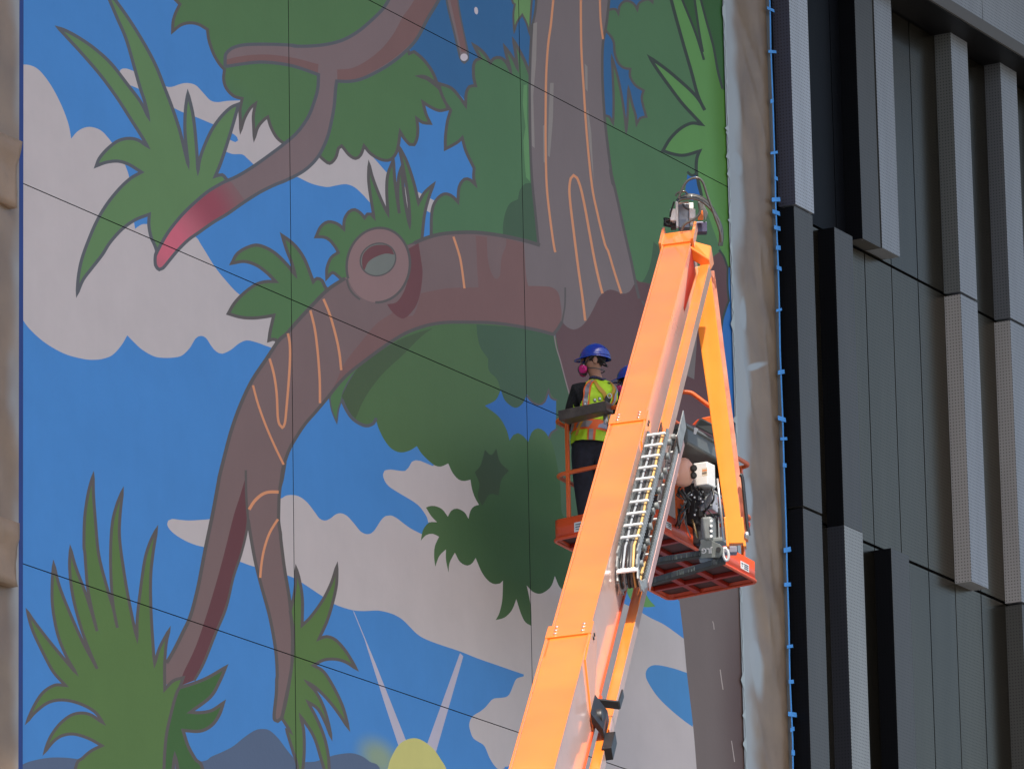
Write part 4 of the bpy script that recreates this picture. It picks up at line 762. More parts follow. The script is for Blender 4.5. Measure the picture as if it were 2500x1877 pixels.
for k, o_ in enumerate((0, 3, 6, 9.5)):
    htube([(1652 + k, 490 + o_ * .4), (1662, 482 + o_ * .6), (1680, 475 + o_), (1700, 477 + o_), (1718, 484 + o_ * 1.2), (1732, 497 + o_ * 1.1), (1744, 515 + o_ * .7), (1754, 535 + o_ * .3), (1762 - k * 1.6, 556), (1764 - k * 2.0, 580), (1762 - k * 2, 600)], 0.0105, m_hz if k % 2 else m_rub, -0.05 - 0.012 * k)
htube([(1649, 478), (1654, 471), (1664, 467), (1673, 468), (1679, 474)], 0.009, m_hz, -0.1)
htube([(1706, 494), (1709, 510), (1707, 522), (1697, 533), (1684, 540), (1672, 547), (1666, 556), (1664, 565)], 0.012, m_hz, -0.2)
htube([(1667, 498), (1672, 506), (1683, 512)], 0.009, m_rub, -0.06)
htube([(1640, 536), (1630, 537), (1623, 541), (1629, 548), (1636, 547)], 0.008, m_rub, 0.0)
htube([(1646, 492), (1643, 502), (1638, 516), (1636, 530)], 0.008, m_rub, 0.0)
htube([(1655, 489), (1668, 486), (1682, 484)], 0.009, m_blk, -0.02)
htube([(1657, 496), (1670, 494), (1682, 493)], 0.008, m_stl, -0.02)
for k in range(4): MB().lathe(PT(1625 + k * 4, 551 + k, 0.02), Zv, [(0, 0.02), (0.05, 0.016), (0.07, 0.02)], 8).build('fitting', m_blk, head)

# jib
JS = (Rv * math.cos(math.radians(5)) - Vv * math.sin(math.radians(5))).normalized()
def jp(x, y): return P(x, y, 54.65 - (y - 650) / 670 * 0.7)
def jring(xl, xr, y, th):
    l = jp(xl, y); w_ = (xr - xl) / F * l_depth(l) / abs(JS.dot(Rv)); n_ = Vector((-JS.y, JS.x, 0)).normalized()
    return [l, l + JS * w_, l + JS * w_ + n_ * th, l + n_ * th]
def l_depth(p): return (RW.transposed() @ (p - CAM)).z
jb = MB(); jb.hexa(jring(1682, 1733, 650, 0.085), jring(1779, 1816, 1326, 0.085)); jib = jb.build('jib_arm', m_orj, lift, bevel=0.007)
j2 = MB(); j2.hexa([v + Vector((-JS.y, JS.x, 0)) * 0.088 + JS * 0.028 for v in jring(1684, 1735, 655, 0.03)], [v + Vector((-JS.y, JS.x, 0)) * 0.088 + JS * 0.028 for v in jring(1781, 1818, 1316, 0.03)]); j2.build('rear_flange', mat('pale_scuffed_orange', (0.55, 0.22, 0.14), 0.45, var=0.4, vscale=6), jib, bevel=0.003)
for xa in (1776, 1817):
    MB().hexa(*[[jp(x_ + dx, y_) + Vector((-JS.y, JS.x, 0)) * (q - 0.01) for dx, q in ((-3, 0), (3.5, 0), (3.5, .12), (-3, .12))] for x_, y_ in ((xa - 6, 1262), (xa + 1, 1333))]).build('clevis_plate', m_orj, jib, bevel=0.004)
MB().lathe(jp(1818, 1306), JS, [(0, 0.035), (0.03, 0.035), (0.04, 0.02)], 12).build('pin', m_stl, jib)
MB().tube(smooth_pts([jp(1806, 1158), jp(1812, 1165), jp(1817, 1210), jp(1822, 1260), jp(1828, 1306)], 5), 0.016, 8).build('jib_cylinder', m_blk, jib)
MB().tube(smooth_pts([jp(1824, 1272), jp(1830, 1278), jp(1827, 1292), jp(1823, 1303)], 5), 0.008, 6).build('red_hose', mat('red_hose', (0.32, 0.03, 0.02), 0.4), jib)
MB().tube([jp(1751, 1168), jp(1757, 1220), jp(1768, 1318)], 0.012, 8).build('chrome_rod', m_stl, jib)
pbox('hinge_block', 1803, 1158, 1812, 1182, 55.3, 0.08, m_blk, jib)

# ------------------------------------------------------------------ the platform
ZF = 14.398
C0, C1, C2, C3 = (HZ(*q, ZF) for q in ((1573, 1275), (1350, 1321), (1640, 1464), (1850, 1423)))      # near, left, far, right
C2 = C1 + (C3 - C0)
E1 = (C3 - C0).normalized(); E2 = (C1 - C0).normalized(); L1 = (C3 - C0).length; L2 = (C1 - C0).length
def BK(a, b, z=0.0): return C0 + E1 * a + E2 * b + Zv * z
plat = empty('platform', BK(L1 / 2, L2 / 2), 'x', 'x'); del plat['label']; del plat['category']; plat.parent = lift; plat.matrix_parent_inverse = Matrix.Translation(-wloc(lift))
def rounded(a0, a1, b0, b1, r, n=5):
    o = []
    for ca, cb, s0_ in ((a1 - r, b0 + r, -90), (a1 - r, b1 - r, 0), (a0 + r, b1 - r, 90), (a0 + r, b0 + r, 180)):
        for i in range(n + 1):
            an = math.radians(s0_ + 90 * i / n); o.append((ca + r * math.cos(an), cb + r * math.sin(an)))
    return o
ro = rounded(0, L1, 0, L2, 0.075); ri = rounded(0.012, L1 - 0.012, 0.012, L2 - 0.012, 0.065); b = MB(); n_ = len(ro)
vs_ = [BK(*p, 0) for p in ro] + [BK(*p, 0.19) for p in ro] + [BK(*p, 0.19) for p in ri] + [BK(*p, 0) for p in ri]
fs2 = []
for i in range(n_):
    j = (i + 1) % n_
    for q in range(4): fs2.append((q * n_ + i, q * n_ + j, ((q + 1) % 4) * n_ + j, ((q + 1) % 4) * n_ + i))
b.add(vs_, fs2, True); toe = b.build('toe_board', m_red, plat)
MB().tube([BK(*p, 0.012) for p in ro], 0.016, 6, closed=True).build('bottom_rim', m_red, toe)
MB().prism([BK(*p, 0.05) for p in ri], Zv * 0.01).build('floor_plate', mat('floor_mesh', (0.075, 0.018, 0.010), 0.7, var=0.3, vscale=8), plat)
for q in (0.34, 0.66): MB().bar(BK(0.02, L2 * q, 0.03), BK(L1 - 0.02, L2 * q, 0.03), E2 * 0.03, Zv * 0.018).build('floor_beam', m_und, plat, bevel=0.004)
for q in (0.14, 0.32, 0.5, 0.68, 0.86): MB().bar(BK(L1 * q, 0.02, 0.028), BK(L1 * q, L2 - 0.02, 0.028), E1 * 0.028, Zv * 0.020).build('floor_rib', m_und, plat, bevel=0.004)
def rail(name, pts, w=0.019, n=8, mt=None): return MB().tube(pts, w, n).build(name, mt or m_orl, plat)
m_orl = mat('rail_orange', (0.80, 0.13, 0.02), 0.4, coat=0.4, var=0.08, vscale=4)
rr = rounded(0.03, L1 - 0.03, 0.03, L2 - 0.03, 0.09)
for h_, nm in ((1.10, 'top_rail'), (0.60, 'mid_rail')):
    MB().tube([BK(*p, h_) for p in rr], 0.020, 8, closed=True).build(nm, m_orl, plat)
for a_, b_ in ((0.03, L2 - 0.17), (0.03, 0.14), (L1 * 0.36, 0.03), (L1 * 0.62, 0.03), (L1 - 0.03, 0.14), (L1 - 0.03, L2 - 0.14), (L1 * 0.33, L2 - 0.03), (L1 * 0.66, L2 - 0.03)):
    MB().bar(BK(a_, b_, 0.10), BK(a_, b_, 1.10), E1 * 0.018, E2 * 0.018).build('post', m_orl, plat, bevel=0.004)
g_ = lambda x, y, d=55.6: P(x, y, d)
rail('guard_bar', smooth_pts([g_(1610, 968), g_(1640, 958), g_(1661, 956), (g_(1685, 958)), g_(1700, 967), g_(1731, 990), g_(1770, 1016), g_(1772, 1075)], 4), 0.021)
MB().bar(g_(1656, 1185, 55.5), g_(1660, 1282, 55.5), Rv * 0.022, Vv * 0.02).build('support_post', m_orl, plat, bevel=0.004)
m_lab = mat('white_label', (0.72, 0.72, 0.70), 0.5, var=0.1, vscale=20)
def label(a, bb, z, w_, h_, on_short):
    if on_short: c = BK(-0.004, bb, z); u_, nrm = E2, -E1
    else: c = BK(a, -0.004, z); u_, nrm = E1, -E2
    o = MB().box(c, u_ * w_ / 2, nrm * 0.002, Zv * h_ / 2).build('label', m_lab, toe)
    for k, (xo, zo, ww) in enumerate(((-0.30, 0.22, 0.22), (0.16, 0.26, 0.5), (0.16, 0.0, 0.5), (0.16, -0.26, 0.5), (-0.30, -0.1, 0.05))):
        MB().box(c + u_ * (w_ * xo) + nrm * 0.0035 + Zv * (h_ * zo), u_ * (w_ * ww / 2), nrm * 0.0008, Zv * 0.004).build('print_line', mat('label_ink', (0.08, 0.09, 0.11), 0.6), o)
label(0, L2 - 0.33, 0.085, 0.17, 0.085, True)
label(0.55, 0, 0.09, 0.13, 0.06, False); label(L1 * 0.88, 0, 0.09, 0.20, 0.07, False)
# control console box on the left rail
m_brn = mat('scuffed_brown_steel', (0.10, 0.08, 0.065), 0.42, metal=0.35, var=0.45, vscale=7)
def kp(x, y, d=54.95): return P(x, y, d)
cz = MB(); cz.hexa([kp(1362, 1002), kp(1480, 977, 54.75), kp(1481, 1000, 54.75), kp(1364, 1026)], [kp(1385, 1012, 55.3), kp(1497, 987, 55.08), kp(1497, 1009, 55.08), kp(1388, 1036, 55.3)])
cons = cz.build('console', m_brn, plat, bevel=0.006)
for x_, y_ in ((1464, 976), (1452, 979), (1428, 989)): MB().lathe(kp(x_, y_ + 2, 55.0), Zv, [(0, 0.010), (0.015, 0.014), (0.03, 0.011), (0.035, 0.0)], 10).build('knob', m_stl, cons)
MB().lathe(kp(1478, 1012, 55.0), -Zv, [(0, 0.02), (0.06, 0.02), (0.08, 0.012)], 10).build('connector', m_stl, cons)
# grey tool bin and control back panel on the near rail
def aligned(name, x, y, d, la, lb, h, mt, parent, bevel=0.01):
    """box along the platform axes; x, y, d: photo point of its near top corner"""
    p = P(x, y, d); return MB().box(p + E1 * la / 2 + E2 * lb / 2 - Zv * h / 2, E1 * la / 2, E2 * lb / 2, Zv * h / 2).build(name, mt, parent, bevel=bevel)
m_bin = mat('grey_plastic', (0.115, 0.125, 0.12), 0.42, var=0.06, vscale=4)
binb = aligned('tool_bin', 1677, 1040, 55.0, 1.10, 0.30, 0.15, m_bin, plat, 0.02)
aligned('bin_lid', 1674, 1029, 54.97, 1.16, 0.36, 0.045, m_bin, binb, 0.012)
aligned('lid_rib', 1676, 1034, 54.95, 1.14, 0.02, 0.012, mat('light_grey_plastic', (0.22, 0.23, 0.225), 0.4), binb, 0.003)
MB().hexa([P(1695, 1043, 54.9), P(1703, 1046, 54.9), P(1698, 1060, 54.88), P(1693, 1058, 54.88)], [P(1696, 1042, 54.98), P(1705, 1046, 54.98), P(1699, 1060, 54.98), P(1694, 1058, 54.98)]).build('latch', m_lab, binb, bevel=0.003)
MB().hexa([P(1711, 1020, 55.3), P(1744, 1036, 55.4), P(1744, 1064, 55.4), P(1697, 1040, 55.3)], [P(1711, 1020, 55.6), P(1744, 1036, 55.7), P(1744, 1064, 55.7), P(1697, 1040, 55.6)]).build('back_panel', mat('dark_grey_panel', (0.05, 0.055, 0.052), 0.5), plat, bevel=0.01)
MB().hexa([P(1712, 1020, 55.5), P(1740, 1014, 55.5), P(1740, 1040, 55.5), P(1728, 1030, 55.5)], [P(1712, 1020, 55.7), P(1740, 1014, 55.7), P(1740, 1040, 55.7), P(1728, 1030, 55.7)]).build('lamp_bracket', m_orl, plat, bevel=0.006)
MB().hexa([P(1690, 1036, 55.35), P(1702, 1024, 55.35), P(1708, 1022, 55.35), P(1697, 1038, 55.35)], [P(1690, 1036, 55.5), P(1702, 1024, 55.5), P(1708, 1022, 55.5), P(1697, 1038, 55.5)]).build('lamp_bracket', m_red, plat, bevel=0.004)
# white valve box, sight box, buffer and the dark works between them
wb = pbox('valve_box', 1691, 1128, 1729, 1184, 55.12, 0.16, m_wht, plat, 0.008, yaw=math.radians(28))
pbox('box_label', 1713, 1142, 1727, 1161, 55.03, 0.004, mat('cream_label', (0.62, 0.52, 0.38), 0.6), wb, 0, yaw=math.radians(28))
pbox('warning_band', 1714, 1146, 1726, 1149, 55.02, 0.004, mat('warning_orange', (0.7, 0.2, 0.05), 0.6), wb, 0, yaw=math.radians(28))
pbox('sight_box', 1708, 1192, 1740, 1244, 55.2, 0.16, mat('clear_smoky_plastic', (0.36, 0.35, 0.37), 0.2, var=0.35, vscale=14), plat, 0.008, yaw=math.radians(20))
bc = P(1664, 1150, 55.0); bb_ = MB()
bb_.lathe(bc - Zv * 0.13, Zv + Rv * 0.12, [(0, 0.04), (0.02, 0.075), (0.08, 0.098), (0.15, 0.095), (0.20, 0.075), (0.24, 0.04), (0.255, 0.005)], 22)
bb_.build('horn_dome', mat('faded_orange_plastic', (0.88, 0.46, 0.32), 0.4, coat=0.2), plat)
for k, (x0, y0, x1, y1, dd) in enumerate(((1664, 1178, 1712, 1282, .32), (1650, 1078, 1752, 1136, .5), (1735, 1100, 1772, 1195, .6), (1700, 1236, 1760, 1262, .22), (1672, 1240, 1712, 1330, .3))):
    pbox('dark_works', x0, y0, x1, y1, 55.25 + dd, 0.2, m_blk, plat, 0.02, yaw=math.radians(20))
for x0, y0, x1, y1 in ((1686, 1137, 1697, 1150), (1684, 1154, 1698, 1168)):
    MB().lathe(P((x0 + x1) / 2, (y0 + y1) / 2, 54.95), -Vv + Rv * 0.4, [(0, 0.03), (0.03, 0.03), (0.04, 0.02)], 12).build('gland', mat('dark_brass', (0.05, 0.04, 0.03), 0.4, metal=0.4), wb)
r2 = random.Random(5)
for k in range(26):
    x0, y0 = r2.uniform(1655, 1750), r2.uniform(1170, 1262); x1, y1 = x0 + r2.uniform(-30, 30), y0 + r2.uniform(20, 60)
    y1 = min(y1, 1310)
    mt = r2.choice([m_rub, m_rub, m_blk, m_hz, m_gry, mat('pink_wire', (0.6, 0.08, 0.25), 0.5) if k == 9 else m_rub])
    MB().tube(smooth_pts([P(x0, y0, 55.15 + r2.uniform(-.1, .2)), P((x0 + x1) / 2 + r2.uniform(-14, 14), (y0 + y1) / 2, 55.05 + r2.uniform(-.1, .1)), P(x1, y1, 55.2)], 5), r2.uniform(0.005, 0.012), 6).build('hose', mt, plat)
for k in range(14):
    MB().lathe(P(r2.uniform(1662, 1752), r2.uniform(1180, 1260), 55.0), -Vv, [(0, 0.008), (0.02, 0.008)], 8).build('fitting', r2.choice([m_stl, m_gry, m_gry]), plat)
MB().tube([P(1690, 1267, 55.05), P(1697, 1290, 55.03), P(1703, 1312, 55.0)], 0.012, 8).build('brass_rod', mat('brass', (0.55, 0.38, 0.18), 0.25, metal=0.9), plat)
# rotator
rot = pbox('rotator', 1709, 1260, 1738, 1318, 54.95, 0.22, m_gry, plat, 0.02, yaw=math.radians(20))
for k in range(4): pbox('rotator_rib', 1740 + k * 4.6, 1262, 1742.4 + k * 4.6, 1314, 55.05, 0.14, m_lnk if k % 2 else m_blk, rot, 0.002)
for k in range(4): MB().lathe(P(1736.5, 1271 + k * 12.5, 54.93), -Vv, [(0, 0.013), (0.012, 0.013)], 8).build('bolt', m_alu, rot)
pbox('rotator_cap', 1712, 1312, 1764, 1322, 54.95, 0.2, m_gry, rot, 0.008, yaw=math.radians(20))
pl = MB(); lp = [(1709, 1317), (1716, 1315), (1727, 1321), (1735, 1316), (1748, 1324), (1757, 1327), (1766, 1336), (1765, 1347), (1755, 1359), (1744, 1360), (1709, 1363), (1706, 1355), (1706, 1338), (1711, 1328)]
pl.prism([P(x_, y_, 54.8) for x_, y_ in lp], Vv * 0.16); cl = pl.build('cradle_plate', mat('grey_green_metal', (0.24, 0.26, 0.245), 0.5, var=0.3, vscale=7), plat, bevel=0.004)
MB().lathe(P(1754, 1341, 54.795), -Vv, [(0, 0.022), (0.012, 0.022)], 14).build('pin', m_blk, cl)
rgp = [P(1772 + 6.5 * math.cos(t) + 2 * math.sin(t), 1352 + 15 * math.sin(t), 54.85) for t in [i * math.pi / 8 for i in range(16)]]
MB().tube(rgp, 0.013, 6, closed=True).build('lifting_ring', m_alu, cl)
pbox('hitch_arm', 1765, 1332, 1800, 1348, 55.3, 0.12, mat('violet_grey_metal', (0.22, 0.20, 0.24), 0.5), plat, 0.008)
# lettering on the cradle plate, fixed upside down as on the machine
cu = bpy.data.curves.new('letters', 'FONT'); cu.body = 'JLG'; cu.size = 0.062; cu.extrude = 0.001; cu.align_x = 'CENTER'; cu.align_y = 'CENTER'; cu.offset = 0.0016
to = bpy.data.objects.new('tmp_letters', cu); COL.objects.link(to)
dg = bpy.context.evaluated_depsgraph_get(); me = bpy.data.meshes.new_from_object(to.evaluated_get(dg)); bpy.data.objects.remove(to); bpy.data.curves.remove(cu)
cxp = P(1725, 1343, 54.79); rx = -Rv; ux = -Zv; nx3 = -Vv
M = Matrix(((rx.x, ux.x, nx3.x, cxp.x), (rx.y, ux.y, nx3.y, cxp.y), (rx.z, ux.z, nx3.z, cxp.z), (0, 0, 0, 1)))
me.transform(M); link('lettering', me, mat('letter_white', (0.8, 0.8, 0.78), 0.5), cl)
# greasy mast arms under the floor
def strut(x0, y0, d0, x1, y1, d1, r_):
    a_, b_ = P(x0, y0, d0), P(x1, y1, d1); q = MB(); q.bar(a_, b_, Vv * 0.05, Zv * r_)
    o = q.build('cradle_arm', m_blk, plat, bevel=0.01); L_ = (b_ - a_)
    bm_ = MB()
    for i in range(26):
        t = r2.random(); c_ = a_ + L_ * t - Vv * 0.052; bm_.bar(c_ - Zv * r_ * 0.8, c_ + Zv * r_ * (r2.random() - 0.2), Rv * 0.002, Vv * 0.002)
    bm_.build('grease_streaks', mat('grease_grey', (0.07, 0.09, 0.085), 0.35), o)
strut(1712, 1352, 54.85, 1586, 1372, 54.3, 0.028); strut(1772, 1366, 54.95, 1578, 1424, 54.2, 0.030)
MB().bar(BP(3.9, 0.2, -0.4), P(1592, 1424, 54.1), SV * 0.02, TV * 0.02) if False else None

# lift base standing on the street below (out of the picture)
tb = MB(); pb_ = BP(-13.4, -0.14, -0.25); tb.abox(pb_.x - 2.4, pb_.x + 1.2, pb_.y - 1.2, pb_.y + 1.2, 1.15, 2.2); tb.build('turntable', m_or, lift, bevel=0.08)
tb = MB(); tb.abox(pb_.x - 2.6, pb_.x + 2.6, pb_.y - 0.9, pb_.y + 0.9, 0.55, 1.1); ch = tb.build('chassis', m_blk, lift, bevel=0.05)
for i in (-1, 1):
    for j in (-1, 1):
        wh = MB().lathe((pb_.x + i * 1.9, pb_.y + j * 1.0 - 0.2, 0.56), (0, 1, 0), [(0, 0.3), (0.02, 0.52), (0.1, 0.56), (0.3, 0.56), (0.38, 0.52), (0.4, 0.3)], 28).build('wheel', m_rub, lift)
        MB().lathe((pb_.x + i * 1.9, pb_.y + j * 1.0 - 0.22, 0.56), (0, 1, 0), [(0, 0.26), (0.44, 0.26)], 16).build('rim', m_wht, wh)
# things left on the platform floor
pt = P(1383, 1262, 55.2)
can = MB().lathe(BK(0.30, L2 - 0.22, 0.06), Zv, [(0, 0.085), (0.02, 0.09), (0.18, 0.09), (0.185, 0.085), (0.15, 0.082)], 20).build('paint_can', mat('green_can', (0.05, 0.09, 0.045), 0.35), None)
tag(can, 'small dark green paint can on the platform floor by the left post', 'paint can')
tub = MB().lathe(BK(0.42, L2 - 0.42, 0.06), Zv, [(0, 0.10), (0.19, 0.12), (0.195, 0.115), (0.05, 0.10)], 20).build('paint_tub', mat('dusty_red_tub', (0.30, 0.13, 0.11), 0.5), None)
tag(tub, 'dusty red plastic tub on the platform floor beside the green can', 'bucket')
bk = MB().lathe(BK(L1 - 0.16, 0.26, 0.06), Zv, [(0, 0.11), (0.20, 0.13), (0.205, 0.125), (0.02, 0.105)], 20).build('bucket', mat('blue_bucket_plastic', (0.05, 0.20, 0.55), 0.4), None)
tag(bk, 'blue bucket standing at the right end of the work platform', 'bucket')

# ------------------------------------------------------------------ people
Rh = Vector((Rv.x, Rv.y, 0)).normalized(); Vh = Vector((-Rh.y, Rh.x, 0))
if Vh.dot(Vv) < 0: Vh = -Vh
m_skin = mat('skin', (0.40, 0.20, 0.125), 0.5, var=0.06, vscale=20)
m_skin2 = mat('skin_deep', (0.24, 0.115, 0.07), 0.5, var=0.06, vscale=20)
m_hair = mat('dark_hair', (0.012, 0.009, 0.008), 0.6, bump=0.5, bscale=120)
m_shirt = mat('black_knit', (0.012, 0.012, 0.014), 0.9, bump=0.4, bscale=60)
m_trous = mat('navy_work_trousers', (0.018, 0.02, 0.032), 0.85, var=0.35, vscale=18, bump=0.3, bscale=30)
m_vest = mat('hi_vis_yellow', (0.50, 0.78, 0.02), 0.6, var=0.08, vscale=9, bump=0.25, bscale=18)
m_vor = mat('hi_vis_orange', (0.92, 0.15, 0.02), 0.5)
m_slv = mat('reflective_silver', (0.34, 0.32, 0.34), 0.3, metal=0.35)
m_har = mat('harness_gold', (0.55, 0.30, 0.03), 0.6)
m_helm = mat('blue_helmet', (0.012, 0.045, 0.42), 0.22, coat=1.0, spec=0.6)
m_mask = mat('magenta_filter', (0.62, 0.02, 0.20), 0.5)
m_maskg = mat('grey_rubber_mask', (0.07, 0.08, 0.085), 0.5)
def skin_obj(name, joints, edges, root, m, parent, sub=2):
    """one continuous surface grown over a skeleton: joints = {key: (co, r)}"""
    ks = list(joints); me = bpy.data.meshes.new(name); ix = {k: i for i, k in enumerate(ks)}
    me.from_pydata([tuple(joints[k][0]) for k in ks], [(ix[a], ix[b]) for a, b in edges], [])
    o = link(name, me, None, parent); md = o.modifiers.new('skin', 'SKIN'); md.use_smooth_shade = True
    for i, k in enumerate(ks):
        r = joints[k][1]; r = r if isinstance(r, tuple) else (r, r); sv = me.skin_vertices[0].data[i]; sv.radius = r; sv.use_root = (k == root)
    s = o.modifiers.new('sub', 'SUBSURF'); s.levels = sub; s.render_levels = sub
    dg = bpy.context.evaluated_depsgraph_get(); dg.update(); ev = o.evaluated_get(dg); me2 = bpy.data.meshes.new_from_object(ev)
    o.modifiers.clear(); o.data = me2; me2.name = name; me2.materials.clear(); me2.materials.append(m)
    for p in me2.polygons: p.use_smooth = True
    return o
def person(label, ox, oy, d0, vest, skin, look):
    """built in photo points around a reference figure, shifted by (ox, oy) at depth d0"""
    k = d0 / 55.5
    def q(x, y, dv=0.0):
        c = P(1448 + ox, 1060 + oy, d0)
        return c + Rh * ((x - 1448) / 277.0) + Zv * ((1060 - y) / 268.0) - Rh * 0 + Vh * dv + Rh * 0.0
    root = empty('person', q(1440, 1338), label, 'person')
    # body: bare skin figure, continuous from head to feet with both arms and hands
    J = {'pel': (q(1436, 1088), 0.135), 'wai': (q(1440, 1045), 0.108), 'che': (q(1450, 988), 0.112), 'sho': (q(1459, 950), 0.078), 'nec': (q(1463, 928), 0.050), 'hed0': (q(1452, 904, .0), 0.060),
         'hed': (q(1452, 884, .0), 0.088), 'top': (q(1454, 862), 0.072),
         'sl': (q(1412, 954, -.03), 0.062), 'el': (q(1392, 1012, .06), 0.047), 'wl': (q(1408, 1040, .28), 0.030), 'pl_': (q(1414, 1042, .34), 0.034),
         'sr': (q(1502, 958, .10), 0.062), 'er': (q(1512, 1016, .20), 0.047), 'wr': (q(1470, 1040, .40), 0.030), 'pr_': (q(1462, 1042, .45), 0.034),
         'hl': (q(1420, 1100, -.02), 0.105), 'kl': (q(1422, 1205, .03), 0.062), 'al': (q(1430, 1310, -.02), 0.042), 'fl': (q(1418, 1332, .05), 0.045), 'tl': (q(1408, 1334, .14), 0.034),
         'hr': (q(1458, 1100, .06), 0.105), 'kr': (q(1462, 1205, .13), 0.062), 'ar': (q(1466, 1310, .10), 0.042), 'fr': (q(1456, 1332, .18), 0.045), 'tr': (q(1448, 1334, .27), 0.034)}
    Eg = [('pel', 'wai'), ('wai', 'che'), ('che', 'sho'), ('sho', 'nec'), ('nec', 'hed0'), ('hed0', 'hed'), ('hed', 'top'), ('sho', 'sl'), ('sl', 'el'), ('el', 'wl'), ('wl', 'pl_'), ('sho', 'sr'), ('sr', 'er'), ('er', 'wr'), ('wr', 'pr_'),
          ('pel', 'hl'), ('hl', 'kl'), ('kl', 'al'), ('al', 'fl'), ('fl', 'tl'), ('pel', 'hr'), ('hr', 'kr'), ('kr', 'ar'), ('ar', 'fr'), ('fr', 'tr')]
    body = skin_obj('body', J, Eg, 'pel', skin, root)
    # head shape: face points along look direction; ear, nose, brow
    f = (Rh * math.cos(look) * -1 + Vh * math.sin(look)).normalized(); side = f.cross(Zv).normalized()
    if side.dot(Vh) > 0: side = -side          # towards the camera
    hc = q(1453, 880)
    def hp(a, b, c): return hc + f * a + side * b + Zv * c
    nb = MB(); nb.hexa([hp(.085, -.014, .012), hp(.085, .014, .012), hp(.09, .009, .03), hp(.09, -.009, .03)], [hp(.122, -.015, -.018), hp(.122, .015, -.018), hp(.10, .006, .026), hp(.10, -.006, .026)])
    nb.build('nose', skin, body, bevel=0.005)
    for s_ in (-1, 1):
        eb = MB(); c = hp(-.012, .083 * s_, -.012)
        n_ = 12; e0 = [c + f * (.019 * math.cos(2 * math.pi * i / n_)) + Zv * (.033 * math.sin(2 * math.pi * i / n_)) for i in range(n_)]
        eb.prism([p - side * .004 * s_ for p in e0], side * .016 * s_ - f * .008); eb.build('ear', skin, body, bevel=0.004)
        MB().lathe(hp(.078, .036 * s_, .018), f + side * .35 * s_, [(0, .012), (.006, .010), (.010, .002)], 10).build('eye', mat('eye_dark', (0.03, 0.02, 0.02), 0.2), body)
        MB().bar(hp(.082, .022 * s_, .034), hp(.072, .058 * s_, .036), f * .006, Zv * .004).build('eyebrow', m_hair, body)
    # hair: cap on the back and sides of the skull
    hb = MB(); nu, nv = 22, 10; vs_ = []; fs_ = []
    for j in range(nv + 1):
        th = math.radians(12 + 112 * j / nv)
        for i in range(nu + 1):
            ph = math.radians(62 + 236 * i / nu); r_ = 0.100 + 0.004 * math.sin(i * 2.3 + j)
            low = 1 - 0.10 * max(0, j - 7)
            vs_.append(hc + f * (r_ * 1.03 * math.sin(th) * math.cos(ph) * low - 0.008) + side * (r_ * 0.92 * math.sin(th) * math.sin(ph) * low) + Zv * (r_ * 1.08 * math.cos(th) + 0.012))
    for j in range(nv):
        for i in range(nu): a = j * (nu + 1) + i; fs_.append((a, a + 1, a + nu + 2, a + nu + 1))
    hb.add(vs_, fs_, True); hb.build('hair', m_hair, body)
    # helmet, tipped slightly back, brim forward
    hz = (Zv + f * 0.05).normalized(); hx = (f - hz * f.dot(hz)).normalized(); h0 = hc + Zv * 0.018 - f * 0.016
    hb = MB(); vs_ = []; fs_ = []; nu, nv = 36, 12
    for j in range(nv + 1):
        th = math.radians(90 * j / nv)
        for i in range(nu):
            ph = 2 * math.pi * i / nu; ridge = 1 + (0.035 * math.exp(-((math.sin(ph)) / 0.22) ** 2) * math.sin(th) if j else 0)
            vs_.append(h0 + hx * (0.134 * ridge * math.sin(th) * math.cos(ph)) + side * (0.116 * ridge * math.sin(th) * math.sin(ph)) + hz * (0.012 + 0.132 * math.cos(th) * ridge))
    for j in range(nv):
        for i in range(nu): fs_.append((j * nu + i, j * nu + (i + 1) % nu, (j + 1) * nu + (i + 1) % nu, (j + 1) * nu + i))
    base = len(vs_)
    for rr_, dz in ((1.0, 0.012), (1.0, 0.004)):
        for i in range(nu):
            ph = 2 * math.pi * i / nu; c_ = math.cos(ph); brim = 1.07 + (0.36 * max(0, c_) ** 2.2); 
            vs_.append(h0 + hx * (0.134 * brim * c_) + side * (0.116 * (1.07 if True else 1) * math.sin(ph)) + hz * (dz - 0.012 * max(0, c_) ** 2 - 0.022 * max(0, -c_)))
    for i in range(nu):
        i2 = (i + 1) % nu; fs_.append((nv * nu + i, nv * nu + i2, base + i2, base + i)); fs_.append((base + i, base + i2, base + nu + i2, base + nu + i))
    hb.add(vs_, fs_, True); hm = hb.build('helmet', m_helm, root)
    MB().tube([h0 + hx * (0.137 * math.cos(t)) + side * (0.119 * math.sin(t)) + hz * 0.016 for t in [i * math.pi / 16 for i in range(32)]], 0.004, 6, closed=True).build('helmet_band', m_helm, hm)
    MB().tube([hp(-.04, .09, .03), hp(-.085, .07, -.02), hp(-.115, .03, -.045), hp(-.12, -.03, -.045), hp(-.085, -.07, -.02)], 0.007, 6).build('suspension', m_blk, hm)
    # half mask with round filters and straps
    mk = MB().lathe(hp(.072, 0, -.070), f - Zv * .15, [(0, .058), (.03, .054), (.055, .036), (.070, .016)], 18).build('respirator', m_maskg, root)
